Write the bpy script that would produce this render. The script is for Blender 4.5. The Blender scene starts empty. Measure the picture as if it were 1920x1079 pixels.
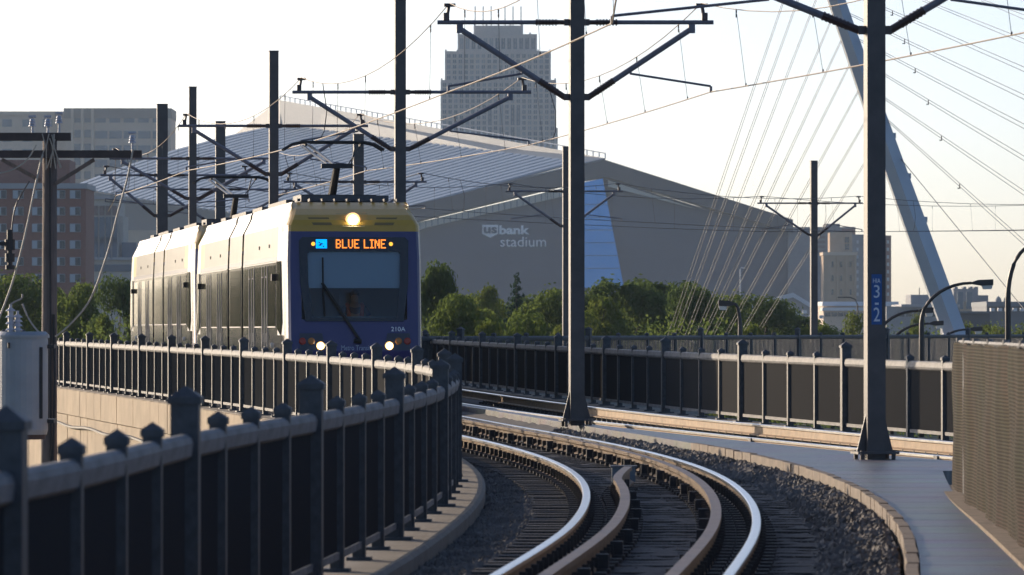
import bpy, math, random
import numpy as np
from mathutils import Vector, Matrix
R = math.radians
random.seed(7); rng = np.random.default_rng(7)
sc = bpy.context.scene
COL = sc.collection
# ------------------------------------------------------------------ camera, sky, sun, exposure
H, F, HY = 1.58, 10667.0, 619.0
cd = bpy.data.cameras.new('camera'); cam = bpy.data.objects.new('camera', cd); COL.objects.link(cam)
cam.location = (0, 0, H)
cam.rotation_euler = (R(90) + math.atan((HY-539.5)/F), 0, 0)
cd.sensor_width = 36; cd.lens = 36*F/1920; cd.clip_start = 1; cd.clip_end = 20000
cd.dof.use_dof = True; cd.dof.focus_distance = 118; cd.dof.aperture_fstop = 9
sc.camera = cam
SUN_AZ = 40.0     # degrees left of the view direction
SUN_EL = 12.0
w = bpy.data.worlds.new('World'); sc.world = w; w.use_nodes = True
nt = w.node_tree; bg = nt.nodes['Background']
sky = nt.nodes.new('ShaderNodeTexSky'); sky.sky_type = 'NISHITA'; sky.sun_disc = False
sky.sun_elevation = R(SUN_EL); sky.sun_rotation = R(-SUN_AZ)
sky.air_density = 0.5; sky.dust_density = 1.7; sky.ozone_density = 0.75; sky.altitude = 200
nt.links.new(sky.outputs[0], bg.inputs[0]); bg.inputs[1].default_value = 0.13
sd = bpy.data.lights.new('sun', 'SUN'); sd.energy = 4.0; sd.angle = R(.5); sd.color = (1, .74, .46)
so = bpy.data.objects.new('sun', sd); COL.objects.link(so)
sdir = Vector((-math.sin(R(SUN_AZ))*math.cos(R(SUN_EL)), math.cos(R(SUN_AZ))*math.cos(R(SUN_EL)), math.sin(R(SUN_EL))))
so.rotation_euler = sdir.to_track_quat('Z', 'Y').to_euler(); so.location = (-40, 60, 60)
sc.view_settings.view_transform = 'Standard'; sc.view_settings.look = 'None'
sc.view_settings.gamma = 1; sc.view_settings.use_curve_mapping = False
sc.view_settings.exposure = 0.42
sc.view_settings.use_white_balance = True; sc.view_settings.white_balance_temperature = 5700; sc.view_settings.white_balance_tint = 10
HAZE = 0.000085

# ------------------------------------------------------------------ materials
MATS = {}
def mat(name, col, rough=.6, metal=0, noise=0, scale=6, bump=0, bscale=40, emit=None, es=1, spec=.5, stretch=None, coat=0):
    if name in MATS: return MATS[name]
    m = bpy.data.materials.new(name); m.use_nodes = True; n = m.node_tree; p = n.nodes['Principled BSDF']
    p.inputs['Base Color'].default_value = (*col, 1); p.inputs['Roughness'].default_value = rough
    p.inputs['Metallic'].default_value = metal; p.inputs['Specular IOR Level'].default_value = spec
    p.inputs['Coat Weight'].default_value = coat
    if noise or bump:
        tc = n.nodes.new('ShaderNodeTexCoord'); mp = n.nodes.new('ShaderNodeMapping')
        n.links.new(tc.outputs['Object'], mp.inputs[0])
        if stretch: mp.inputs['Scale'].default_value = stretch
    if noise:
        t = n.nodes.new('ShaderNodeTexNoise'); t.inputs['Scale'].default_value = scale; t.inputs['Detail'].default_value = 6
        t.inputs['Roughness'].default_value = .65
        n.links.new(mp.outputs[0], t.inputs['Vector'])
        r = n.nodes.new('ShaderNodeValToRGB')
        r.color_ramp.elements[0].position = .3; r.color_ramp.elements[1].position = .7
        r.color_ramp.elements[0].color = (*[c*(1-noise) for c in col], 1)
        r.color_ramp.elements[1].color = (*[min(1, c*(1+noise)) for c in col], 1)
        n.links.new(t.outputs['Fac'], r.inputs[0]); n.links.new(r.outputs[0], p.inputs['Base Color'])
    if bump:
        t2 = n.nodes.new('ShaderNodeTexNoise'); t2.inputs['Scale'].default_value = bscale; t2.inputs['Detail'].default_value = 4
        n.links.new(mp.outputs[0], t2.inputs['Vector'])
        b = n.nodes.new('ShaderNodeBump'); b.inputs['Strength'].default_value = bump; b.inputs['Distance'].default_value = .02
        n.links.new(t2.outputs['Fac'], b.inputs['Height']); n.links.new(b.outputs[0], p.inputs['Normal'])
    if emit:
        p.inputs['Emission Color'].default_value = (*emit, 1); p.inputs['Emission Strength'].default_value = es
    MATS[name] = m; return m

post_m = mat('post_paint', (.056, .060, .066), .55, noise=.35, scale=12, bump=.15, bscale=30)
hand_m = mat('handrail_paint', (.17, .168, .166), .7, noise=.35, scale=9, bump=.2, bscale=25)
wire_m = mat('mesh_wire', (.034, .035, .037), .75, spec=.15)
pole_m = mat('pole_paint', (.075, .064, .060), .5, noise=.25, scale=3)
pipe_m = mat('pipe_steel', (.17, .16, .185), .5, noise=.2, scale=8)
dark_m = mat('dark_iron', (.03, .028, .028), .6, noise=.3, scale=20)
insul_m = mat('insulator_brown', (.06, .035, .03), .35)
rust_m = mat('rail_web_rust', (.34, .225, .12), .7, noise=.25, scale=5)
head_m = mat('rail_head_steel', (.62, .60, .57), .28, metal=.95, noise=.12, scale=4)
guardtop_m = mat('guard_top_rust', (.30, .20, .13), .55, noise=.25, scale=6)
tie_m = mat('tie_timber', (.10, .092, .085), .85, noise=.4, scale=8, bump=.4, stretch=(1, 6, 6))
bal_m = mat('ballast_stone', (.060, .056, .055), .85, noise=.5, scale=9, bump=.8, bscale=14)
stone_m = mat('loose_stone', (.15, .135, .12), .8, noise=.65, scale=1.7)
conc_m = mat('concrete', (.36, .275, .18), .85, noise=.18, scale=1.2, bump=.25, bscale=25)
curbc_m = mat('curb_concrete', (.26, .22, .17), .85, noise=.2, scale=3, bump=.3)
deckc_m = mat('deck_concrete', (.25, .23, .21), .85, noise=.2, scale=1)
wood_m = mat('curb_timber', (.20, .155, .115), .8, noise=.3, scale=3, bump=.4, bscale=20)
upole_m = mat('pole_wood', (.17, .13, .105), .85, noise=.3, scale=4, bump=.5, bscale=10, stretch=(6, 6, .6))
xarm_m = mat('crossarm_wood', (.07, .055, .05), .8, noise=.3, scale=4)
porc_m = mat('porcelain', (.45, .45, .5), .2)
can_m = mat('transformer_paint', (.30, .32, .34), .45, noise=.1, scale=2)
cable_m = mat('pale_cable', (.42, .38, .32), .6)
wirec_m = mat('copper_wire', (.36, .29, .21), .5, metal=.3)
wired_m = mat('dark_wire', (.10, .09, .09), .5)
white_m = mat('white_paint', (.74, .72, .66), .35, noise=.04, scale=2)
silver_m = mat('silver_body', (.22, .23, .26), .12, metal=.8, noise=.12, scale=1.5, stretch=(3, 3, .25))
greyp_m = mat('grey_panel', (.22, .21, .20), .3, metal=.1, noise=.12, scale=1.4, stretch=(3, 3, .3))
yellow_m = mat('yellow_paint', (.56, .33, .045), .35, noise=.06, scale=3)
blue_m = mat('blue_paint', (.038, .033, .125), .25, noise=.05, scale=3)
navy_m = mat('navy_stripe', (.05, .06, .13), .35)
glass_m = mat('dark_side_glass', (.055, .055, .045), .07, spec=.6)
rubber_m = mat('black_rubber', (.012, .012, .012), .7)
roofd_m = mat('roof_equipment', (.06, .058, .06), .6)
bright_m = mat('pantograph_tube', (.6, .56, .5), .3, metal=.6)
black_m = mat('windscreen_mask', (.008, .009, .011), .25)
blind_m = mat('sun_blind', (.50, .56, .62), .8)
cab_m = mat('cab_interior', (.22, .24, .25), .8)
led_m = mat('amber_led', (.1, .03, 0), .5, emit=(1, .23, .02), es=1.6)
ledb_m = mat('blue_led', (0, .05, .1), .5, emit=(.02, .32, 1.0), es=1.6)
lamp_m = mat('headlamp', (1, .9, .7), .3, emit=(1, .80, .48), es=18)
ledy_m = mat('marker_amber', (.3, .1, 0), .4, emit=(1, .4, .03), es=1.5)
red_m = mat('tail_lens', (.35, .03, .02), .25)
amber_m = mat('turn_lens', (.45, .17, .03), .25)
lett_m = mat('white_lettering', (.92, .92, .92), .6)
signb_m = mat('sign_blue', (.02, .085, .28), .5)
signw_m = mat('sign_white', (.62, .66, .70), .5)
orange_m = mat('hi_vis_orange', (.5, .10, .05), .7)
lime_m = mat('hi_vis_lime', (.5, .7, .1), .7)
skin_m = mat('skin', (.32, .19, .13), .6)
hair_m = mat('hair_dark', (.02, .015, .012), .7)
shirt_m = mat('dark_shirt', (.05, .06, .09), .8)

def glass_mat():
    m = bpy.data.materials.new('windscreen_glass'); m.use_nodes = True; n = m.node_tree
    n.nodes.remove(n.nodes['Principled BSDF']); o = n.nodes['Material Output']
    t = n.nodes.new('ShaderNodeBsdfTransparent'); t.inputs[0].default_value = (.74, .80, .82, 1)
    g = n.nodes.new('ShaderNodeBsdfGlossy'); g.inputs['Roughness'].default_value = .03
    fr = n.nodes.new('ShaderNodeFresnel'); fr.inputs[0].default_value = 1.5
    mx = n.nodes.new('ShaderNodeMixShader')
    n.links.new(fr.outputs[0], mx.inputs[0]); n.links.new(t.outputs[0], mx.inputs[1]); n.links.new(g.outputs[0], mx.inputs[2])
    n.links.new(mx.outputs[0], o.inputs[0]); return m
wglass_m = glass_mat()

def leaf_mat(name, c1, c2):
    m = bpy.data.materials.new(name); m.use_nodes = True; n = m.node_tree
    n.nodes.remove(n.nodes['Principled BSDF']); o = n.nodes['Material Output']
    tc = n.nodes.new('ShaderNodeTexCoord'); no = n.nodes.new('ShaderNodeTexNoise'); no.inputs['Scale'].default_value = .9; no.inputs['Detail'].default_value = 5
    n.links.new(tc.outputs['Object'], no.inputs['Vector'])
    r = n.nodes.new('ShaderNodeValToRGB'); r.color_ramp.elements[0].position = .35; r.color_ramp.elements[1].position = .65
    r.color_ramp.elements[0].color = (*c1, 1); r.color_ramp.elements[1].color = (*c2, 1)
    n.links.new(no.outputs['Fac'], r.inputs[0])
    d = n.nodes.new('ShaderNodeBsdfDiffuse'); t = n.nodes.new('ShaderNodeBsdfTranslucent'); mx = n.nodes.new('ShaderNodeMixShader'); mx.inputs[0].default_value = .5
    n.links.new(r.outputs[0], d.inputs[0]); n.links.new(r.outputs[0], t.inputs[0])
    n.links.new(d.outputs[0], mx.inputs[1]); n.links.new(t.outputs[0], mx.inputs[2]); n.links.new(mx.outputs[0], o.inputs[0]); return m
leafA = leaf_mat('leaf_mid_green', (.095, .135, .032), (.165, .21, .048))
leafB = leaf_mat('leaf_dark_green', (.072, .11, .036), (.125, .17, .05))
leafC = leaf_mat('leaf_bright_green', (.10, .14, .028), (.18, .205, .045))
leafD = leaf_mat('needle_blue_green', (.025, .05, .035), (.045, .075, .05))
bark_m = mat('bark', (.09, .07, .055), .9, noise=.3, scale=3)

def stripe_mat(name, c1, c2, sx, bump=.4, rough=.5, metal=0, axis='Z', dist=.01, space='Object'):
    m = bpy.data.materials.new(name); m.use_nodes = True; n = m.node_tree; p = n.nodes['Principled BSDF']
    tc = n.nodes.new('ShaderNodeTexCoord'); wv = n.nodes.new('ShaderNodeTexWave'); wv.bands_direction = axis
    wv.inputs['Scale'].default_value = sx; wv.inputs['Distortion'].default_value = .6; wv.inputs['Detail'].default_value = 2; wv.inputs['Detail Scale'].default_value = .6
    n.links.new(tc.outputs[space], wv.inputs[0])
    r = n.nodes.new('ShaderNodeValToRGB'); r.color_ramp.elements[0].color = (*c1, 1); r.color_ramp.elements[1].color = (*c2, 1)
    n.links.new(wv.outputs['Fac'], r.inputs[0])
    no = n.nodes.new('ShaderNodeTexNoise'); no.inputs['Scale'].default_value = 1.3; no.inputs['Detail'].default_value = 6
    n.links.new(tc.outputs[space], no.inputs[0])
    mx = n.nodes.new('ShaderNodeMix'); mx.data_type = 'RGBA'; mx.blend_type = 'OVERLAY'; mx.inputs[0].default_value = .55
    n.links.new(r.outputs[0], mx.inputs[6]); n.links.new(no.outputs['Color'], mx.inputs[7]); 
    hs = n.nodes.new('ShaderNodeHueSaturation'); hs.inputs['Saturation'].default_value = .75
    n.links.new(mx.outputs[2], hs.inputs['Color']); n.links.new(hs.outputs[0], p.inputs['Base Color'])
    b = n.nodes.new('ShaderNodeBump'); b.inputs['Strength'].default_value = bump; b.inputs['Distance'].default_value = dist
    n.links.new(wv.outputs['Fac'], b.inputs['Height']); n.links.new(b.outputs[0], p.inputs['Normal'])
    p.inputs['Roughness'].default_value = rough; p.inputs['Metallic'].default_value = metal; p.inputs['Specular IOR Level'].default_value = .1 if rough > .8 else .5
    return m
walk_m = stripe_mat('walkway_grating', (.12, .125, .13), (.21, .212, .215), 9, .5, .38, 0, 'Y')
fabric_m = stripe_mat('screen_fabric', (.014, .010, .005), (.062, .044, .021), 11, .4, .9, 0, 'Z')
# distant materials
zinc_m = mat('zinc_panel', (.026, .052, .10), .45, noise=.12, scale=.05, stretch=(1, 1, 4))
fascia_m = mat('fascia_metal', (.028, .040, .060), .5)
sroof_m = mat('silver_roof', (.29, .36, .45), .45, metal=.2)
seam_shade_m = mat('roof_seam_shade', (.05, .07, .10), .6)  # dark colour painting the seam shadows between raised roof panels
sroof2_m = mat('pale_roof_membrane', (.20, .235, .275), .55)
cler_m = mat('clerestory_glass', (.56, .56, .50), .25)
prism_m = mat('blue_glazing', (.055, .25, .60), .2, metal=.8)
mull_m = mat('mullion', (.10, .14, .2), .5)
pale_glass_m = mat('pale_facade', (.50, .53, .52), .35, noise=.08, scale=.3)
whitepanel_m = mat('white_band', (.62, .63, .65), .5)
brick_m = mat('red_brown_brick', (.24, .105, .08), .85, noise=.15, scale=1.5)
cornice_m = mat('pale_cornice', (.36, .36, .37), .7)
tanw_m = mat('tan_cladding', (.56, .44, .33), .75, noise=.08, scale=.3)
tanl_m = mat('tan_cladding_light', (.62, .49, .36), .75, noise=.08, scale=.3)
offg_m = mat('office_glass', (.10, .14, .18), .3)
stoneb_m = mat('limestone', (.46, .42, .37), .8, noise=.1, scale=.4)
towerw_m = mat('tower_stone', (.66, .58, .50), .8, noise=.08, scale=.2)
towerg_m = mat('tower_glass', (.11, .155, .20), .3)
curtain_m = mat('curtain_white', (.45, .47, .49), .6)
dwin_m = mat('dark_window', (.04, .05, .06), .2)
mill_m = mat('mill_brick_tan', (.48, .34, .22), .8, noise=.1, scale=.4)
millg_m = mat('mill_concrete_grey', (.23, .23, .24), .8, noise=.1, scale=.4)
mast_m = mat('mast_paint', (.50, .53, .57), .45, noise=.05, scale=.5)
lowr_m = mat('low_rise_wall', (.24, .25, .27), .8, noise=.12, scale=.3)
lowd_m = mat('low_rise_dark', (.06, .07, .09), .7)
lamp_h_m = mat('lamp_housing', (.04, .033, .03), .5)
lens_m = mat('lamp_lens', (.75, .68, .58), .3)

# ------------------------------------------------------------------ mesh helpers
class MB:
    def __init__(s): s.v = []; s.f = []; s.m = []
    def add(s, vs, fs, mi=0):
        o = len(s.v); s.v += [tuple(v) for v in vs]
        for i, f in enumerate(fs):
            s.f.append(tuple(o+k for k in f)); s.m.append(mi[i] if isinstance(mi, (list, tuple)) else mi)
        return s
    def box(s, c, d, rz=0, mi=0, M=None):
        x, y, z = d[0]/2, d[1]/2, d[2]/2
        vs = [Vector((a*x, b*y, e*z)) for e in (-1, 1) for b in (-1, 1) for a in (-1, 1)]
        if M is not None: vs = [M @ v for v in vs]
        elif rz:
            q = Matrix.Rotation(rz, 3, 'Z'); vs = [q @ v for v in vs]
        c = Vector(c); vs = [v+c for v in vs]
        return s.add(vs, [(0, 2, 3, 1), (4, 5, 7, 6), (0, 1, 5, 4), (2, 6, 7, 3), (0, 4, 6, 2), (1, 3, 7, 5)], mi)
    def beam(s, a, b, wd, ht, mi=0):
        a, b = Vector(a), Vector(b); d = (b-a); L = d.length; d.normalize()
        up = Vector((0, 0, 1)) if abs(d.z) < .95 else Vector((0, 1, 0))
        sd_ = d.cross(up).normalized(); u = sd_.cross(d)
        M = Matrix((d, sd_, u)).transposed()
        return s.box((a+b)/2, (L, wd, ht), M=M, mi=mi)
    def tube(s, pts, r, n=6, mi=0, cap=True):
        pts = [Vector(p) for p in pts]; rs = r if isinstance(r, (list, tuple)) else [r]*len(pts)
        o = len(s.v)
        for i, p in enumerate(pts):
            d = (pts[min(i+1, len(pts)-1)]-pts[max(i-1, 0)]).normalized()
            up = Vector((0, 0, 1)) if abs(d.z) < .9 else Vector((0, 1, 0))
            a = d.cross(up).normalized(); b = a.cross(d)
            for k in range(n):
                t = 2*math.pi*k/n; s.v.append(tuple(p+rs[i]*(math.cos(t)*a+math.sin(t)*b)))
        for i in range(len(pts)-1):
            for k in range(n):
                s.f.append((o+i*n+k, o+i*n+(k+1) % n, o+(i+1)*n+(k+1) % n, o+(i+1)*n+k)); s.m.append(mi)
        if cap:
            s.f.append(tuple(o+k for k in range(n))[::-1]); s.m.append(mi)
            e = o+(len(pts)-1)*n; s.f.append(tuple(e+k for k in range(n))); s.m.append(mi)
        return s
    def prism(s, poly, off, mi=0):          # polygon of 3-D points pushed along a vector
        n = len(poly); off = Vector(off); p = [Vector(q) for q in poly]
        vs = p+[q+off for q in p]
        fs = [tuple(range(n))[::-1], tuple(range(n, 2*n))]+[(i, (i+1) % n, n+(i+1) % n, n+i) for i in range(n)]
        return s.add(vs, fs, mi)
    def cyl(s, c, r, h, axis='Z', n=12, mi=0):
        c = Vector(c); d = {'X': Vector((1, 0, 0)), 'Y': Vector((0, 1, 0)), 'Z': Vector((0, 0, 1))}[axis]
        return s.tube([c-d*h/2, c+d*h/2], r, n, mi)
    def mesh(s, name, mats, off=None, smooth=False):
        me = bpy.data.meshes.new(name)
        v = s.v if off is None else [(a-off[0], b-off[1], c-off[2]) for a, b, c in s.v]
        me.from_pydata(v, [], s.f)
        for m in (mats if isinstance(mats, (list, tuple)) else [mats]): me.materials.append(m)
        if any(s.m): me.polygons.foreach_set('material_index', s.m)
        if smooth: me.polygons.foreach_set('use_smooth', [True]*len(me.polygons))
        me.update(); return me
def recalc(me):
    import bmesh
    b = bmesh.new(); b.from_mesh(me); bmesh.ops.recalc_face_normals(b, faces=b.faces); b.to_mesh(me); b.free()
LOC = {}
def tag(o, label=None, cat=None, group=None, kind=None):
    if label: o['label'] = label
    if cat: o['category'] = cat
    if group: o['group'] = group
    if kind: o['kind'] = kind
    return o
def link(name, me, parent=None):
    o = bpy.data.objects.new(name, me); COL.objects.link(o)
    if parent is not None: o.parent = parent
    return o
def thing(name, label, cat, loc=(0, 0, 0), rz=0, group=None):
    o = bpy.data.objects.new(name, None); COL.objects.link(o); o.location = loc; o.rotation_euler = (0, 0, rz)
    o.empty_display_size = .3; LOC[o.name] = Vector(loc)
    return tag(o, label, cat, group)
def part(name, mb, mats, parent, local=False, smooth=False, kind=None, label=None):   # world-space shapes unless local
    off = None if local else LOC[parent.name]
    me = mb.mesh(name, mats, off, smooth); recalc(me)
    o = link(name, me, parent); LOC[o.name] = LOC.get(parent.name, Vector((0, 0, 0))) if not local else Vector((0, 0, 0))
    if kind: o['kind'] = kind
    if label: o['label'] = label
    return o
def single(name, mb, mats, label=None, cat=None, group=None, kind=None, smooth=False):
    me = mb.mesh(name, mats, None, smooth); recalc(me); o = link(name, me)
    return tag(o, label, cat, group, kind)
def shared(name, me, parent, loc, rz=0, scale=None):
    o = link(name, me, parent); o.location = loc; o.rotation_euler = (0, 0, rz)
    if scale: o.scale = scale
    return o
def copy_tree(o, parent=None, skip=()):
    c = o.copy(); COL.objects.link(c); c.parent = parent
    for ch in list(o.children):
        if ch.name.split('.')[0] not in skip: copy_tree(ch, c, skip)
    return c
def P(px, py, Y): return Vector(((px-960)/F*Y, Y, H-(py-HY)/F*Y))
def text_mesh(body, size, ext, bold=0, shear=0, space=1.0, align='CENTER'):
    cu = bpy.data.curves.new('lettering', 'FONT'); cu.body = body; cu.size = size; cu.extrude = ext; cu.offset = bold
    cu.shear = shear; cu.space_character = space; cu.align_x = align; cu.align_y = 'CENTER'; cu.resolution_u = 3
    o = bpy.data.objects.new('lettering', cu); COL.objects.link(o)
    me = bpy.data.meshes.new_from_object(o.evaluated_get(bpy.context.evaluated_depsgraph_get()))
    bpy.data.objects.remove(o); bpy.data.curves.remove(cu); me.name = 'lettering'; return me
def put_text(name, body, size, loc, rot, m, parent, ext=.004, bold=0, width=None, height=None, space=1.0):
    me = text_mesh(body, size, ext, bold, 0, space); me.materials.clear(); me.materials.append(m)
    co = np.array([v.co for v in me.vertices]); lo, hi = co.min(0), co.max(0); c = (lo+hi)/2
    sx = width/(hi[0]-lo[0]) if width else 1; sy = height/(hi[1]-lo[1]) if height else sx
    for v in me.vertices: v.co = ((v.co.x-c[0])*sx, (v.co.y-c[1])*sy, v.co.z)
    o = link(name, me, parent); o.location = loc; o.rotation_euler = rot; return o
def spline(pts):
    xs = np.array([p[0] for p in pts], float); ys = np.array([p[1] for p in pts], float); n = len(xs)
    h = np.diff(xs); A = np.zeros((n, n)); b = np.zeros(n); A[0, 0] = A[-1, -1] = 1
    for i in range(1, n-1):
        A[i, i-1] = h[i-1]; A[i, i] = 2*(h[i-1]+h[i]); A[i, i+1] = h[i]
        b[i] = 6*((ys[i+1]-ys[i])/h[i]-(ys[i]-ys[i-1])/h[i-1])
    M = np.linalg.solve(A, b)
    def fn(x):
        i = int(min(max(np.searchsorted(xs, x)-1, 0), n-2)); a = xs[i+1]-x; c = x-xs[i]
        if x < xs[0] or x > xs[-1]:
            j = 0 if x < xs[0] else n-1; e = 1e-3; q = xs[0]+e if j == 0 else xs[-1]-e
            sl = (fn(q)-ys[j])/(q-xs[j]); return float(ys[j]+sl*(x-xs[j]))
        return float((M[i]*a**3+M[i+1]*c**3)/(6*h[i])+(ys[i]/h[i]-M[i]*h[i]/6)*a+(ys[i+1]/h[i]-M[i+1]*h[i]/6)*c)
    return fn

# ------------------------------------------------------------------ plan of the line: x of each curve at depth y
CL = spline([(0, -4.2), (14, -1.75), (25, -.3), (36.6, .63), (45, 1.17), (54, 1.46), (62, 1.40), (70, .98), (78, .26), (86, -.62), (95, -1.58), (108, -2.98), (125, -4.95), (145, -7.35), (165, -9.8), (200, -14.2)])
CR = spline([(30, 16), (45, 11.6), (60, 8.0), (69.8, 5.8), (75.5, 4.7), (83, 3.42), (90, 2.3), (100, .92), (110, -.25), (120, -1.3), (140, -3.3), (165, -5.7), (200, -9)])
FL = spline([(0, -6.0), (12, -3.5), (22.5, -2.0), (30.5, -1.75), (38, -1.34), (46, -.95), (54, -.68), (62, -.62), (70, -.83), (77.5, -1.29), (85, -2.02), (92, -2.92), (99, -3.91), (106, -5.0), (112.5, -6.07), (119, -7.12), (125, -8.14), (131, -9.17), (137, -10.17), (143, -11.2), (175, -16.9)])
def zr(y): return max(0., .0028*(y-45))
def tang(fn, y): return math.atan2(1, (fn(y+.2)-fn(y-.2))/.4)        # heading angle of a curve at y
def offs(fn, y, d):                                                    # point d to the right of the curve
    a = tang(fn, y); return fn(y)+d*math.sin(a), y-d*math.cos(a)

# ------------------------------------------------------------------ setting: ground, deck, ballast, walkway
gb = MB(); gb.add([(-6000, -500, -6.6), (6000, -500, -6.6), (6000, 9000, -6.6), (-6000, 9000, -6.6)], [(0, 1, 2, 3)])
ground = single('ground', gb, mat('grass_ground', (.075, .09, .04), .95, noise=.4, scale=.05), kind='structure')
def strip(ys, lf, rf, zf, nx=1, amp=0):
    mb = MB(); o = 0
    for y in ys:
        a, b = lf(y), rf(y)
        for k in range(nx+1):
            t = k/nx; mb.v.append((a+(b-a)*t, y, zf(y, t)+(random.uniform(-amp, amp) if amp else 0)))
    for i in range(len(ys)-1):
        for k in range(nx):
            q = i*(nx+1)+k; mb.f.append((q, q+1, q+nx+2, q+nx+1)); mb.m.append(0)
    return mb
FR = lambda y: CR(y)+2.5
ys = list(np.arange(-6, 176, 2.0))
dk = MB()
for (y0, y1) in zip(ys[:-1], ys[1:]):
    l0, l1 = FL(y0)-.30, FL(y1)-.30; r0, r1 = min(FR(y0), 14)+.4, min(FR(y1), 14)+.4; a, b = zr(y0)-.42, zr(y1)-.42
    dk.add([(l0, y0, a), (r0, y0, a), (r1, y1, b), (l1, y1, b), (l0, y0, a-1.0), (r0, y0, a-1.0), (r1, y1, b-1.0), (l1, y1, b-1.0)],
           [(0, 1, 2, 3), (7, 6, 5, 4), (0, 3, 7, 4), (1, 5, 6, 2)])
single('viaduct_deck', dk, deckc_m, kind='structure')
for i, (y0, ln) in enumerate([(30, 1), (66, 1), (98, 1), (130, 1), (160, 1)]):       # piers below the deck
    pb = MB(); cx = (FL(y0)+FR(y0))/2; pb.box((cx, y0, -4.0), (3.2, 1.6, 5.2)); pb.box((cx, y0, zr(y0)-1.75), (6.5, 1.8, .65))
    single('viaduct_pier', pb, deckc_m, kind='structure')
yb = list(np.arange(18, 172, .45))
def bz(y, t): return zr(y)-.205-.06*abs(2*t-1)**2*(t < .5)+.10*max(0, (t-.88)/.12)
b1 = strip(yb, lambda y: FL(y)+.33, lambda y: CL(y)+1.86, bz, 26, .016)
single('ballast', b1, bal_m, kind='structure', smooth=True)
def wr_(y): return CR(y)-1.12 if y > 63 else SC(y)-.05
SC = spline([(0, 2.3), (25, 3.0), (40.5, 3.68), (46.5, 3.95), (52.5, 4.2), (58, 4.5), (70, 5.3)])      # foot of the screen fence
yb2 = list(np.arange(63, 172, .6))
b2 = strip(yb2, lambda y: CR(y)-1.14, lambda y: FR(y)-.1, lambda y, t: zr(y)-.235, 16, .016)
single('ballast_bed', b2, bal_m, kind='structure', smooth=True)
# loose stones on the ballast
def stones(n, ylo, yhi, xf, name, szr):
    mb = MB()
    base = [(1, 0, 0), (-1, 0, 0), (0, 1, 0), (0, -1, 0), (0, 0, 1), (0, 0, -1)]
    fs = [(0, 2, 4), (2, 1, 4), (1, 3, 4), (3, 0, 4), (2, 0, 5), (1, 2, 5), (3, 1, 5), (0, 3, 5)]
    for _ in range(n):
        y = ylo+(yhi-ylo)*random.random()**1.0; x, z = xf(y)
        q = Matrix.Rotation(random.random()*6.3, 3, 'Z') @ Matrix.Rotation(random.random()*6.3, 3, 'X'); s_ = random.uniform(*szr)
        mb.add([Vector((x, y, z))+q @ (Vector(b)*s_*random.uniform(.6, 1.25)) for b in base], fs)
    return single(name, mb, stone_m, kind='stuff')
def bzx(x, y):
    a, b = FL(y)+.33, CL(y)+1.86; return bz(y, (x-a)/(b-a))-.004
def xs_left(y):
    lo, hi = FL(y)+.36, CL(y)-1.25
    x = random.uniform(lo, max(hi, lo+.2)); return x, bzx(x, y)
def xs_mid(y):
    lo, hi = CL(y)+1.25, CL(y)+1.84; x = random.uniform(lo, hi); return x, bzx(x, y)
def xs_all(y):
    x = CL(y)+random.uniform(-1.25, 1.25); return x, bzx(x, y)
def xs_r(y):
    x = CR(y)+random.uniform(-1.12, .2); return x, zr(y)-.235
stones(11000, 30, 82, xs_left, 'ballast_stones', (.02, .055))
stones(8000, 30, 90, xs_mid, 'ballast_stones', (.02, .055))
stones(1500, 34, 90, xs_all, 'ballast_stones', (.012, .026))
stones(4000, 64, 112, xs_r, 'ballast_stones', (.018, .045))
# walkway of panels
walk = MB()
wl = lambda y: CL(y)+2.0
yy = 6.0
wk = bpy.data.objects.new('walkway', None); COL.objects.link(wk); tag(wk, kind='structure'); LOC[wk.name] = Vector((0, 0, 0))
while yy < 112:
    y1 = yy+1.48; mb = MB(); n = 3
    for k in range(n):
        a, b = yy+(y1-yy)*k/n, yy+(y1-yy)*(k+1)/n
        L0, L1, R0, R1 = wl(a), wl(b), max(wr_(a), wl(a)+.25), max(wr_(b), wl(b)+.25)
        z0, z1 = zr(a)-.03, zr(b)-.03
        mb.add([(L0, a, z0), (R0, a, z0), (R1, b, z1), (L1, b, z1), (L0, a, z0-.3), (R0, a, z0-.3), (R1, b, z1-.3), (L1, b, z1-.3)],
               [(0, 1, 2, 3), (7, 6, 5, 4), (0, 3, 7, 4), (1, 5, 6, 2)]+([(0, 4, 5, 1)] if k == 0 else [])+([(3, 2, 6, 7)] if k == n-1 else []))
    part('walkway_panel', mb, walk_m, wk); yy += 1.5
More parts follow.
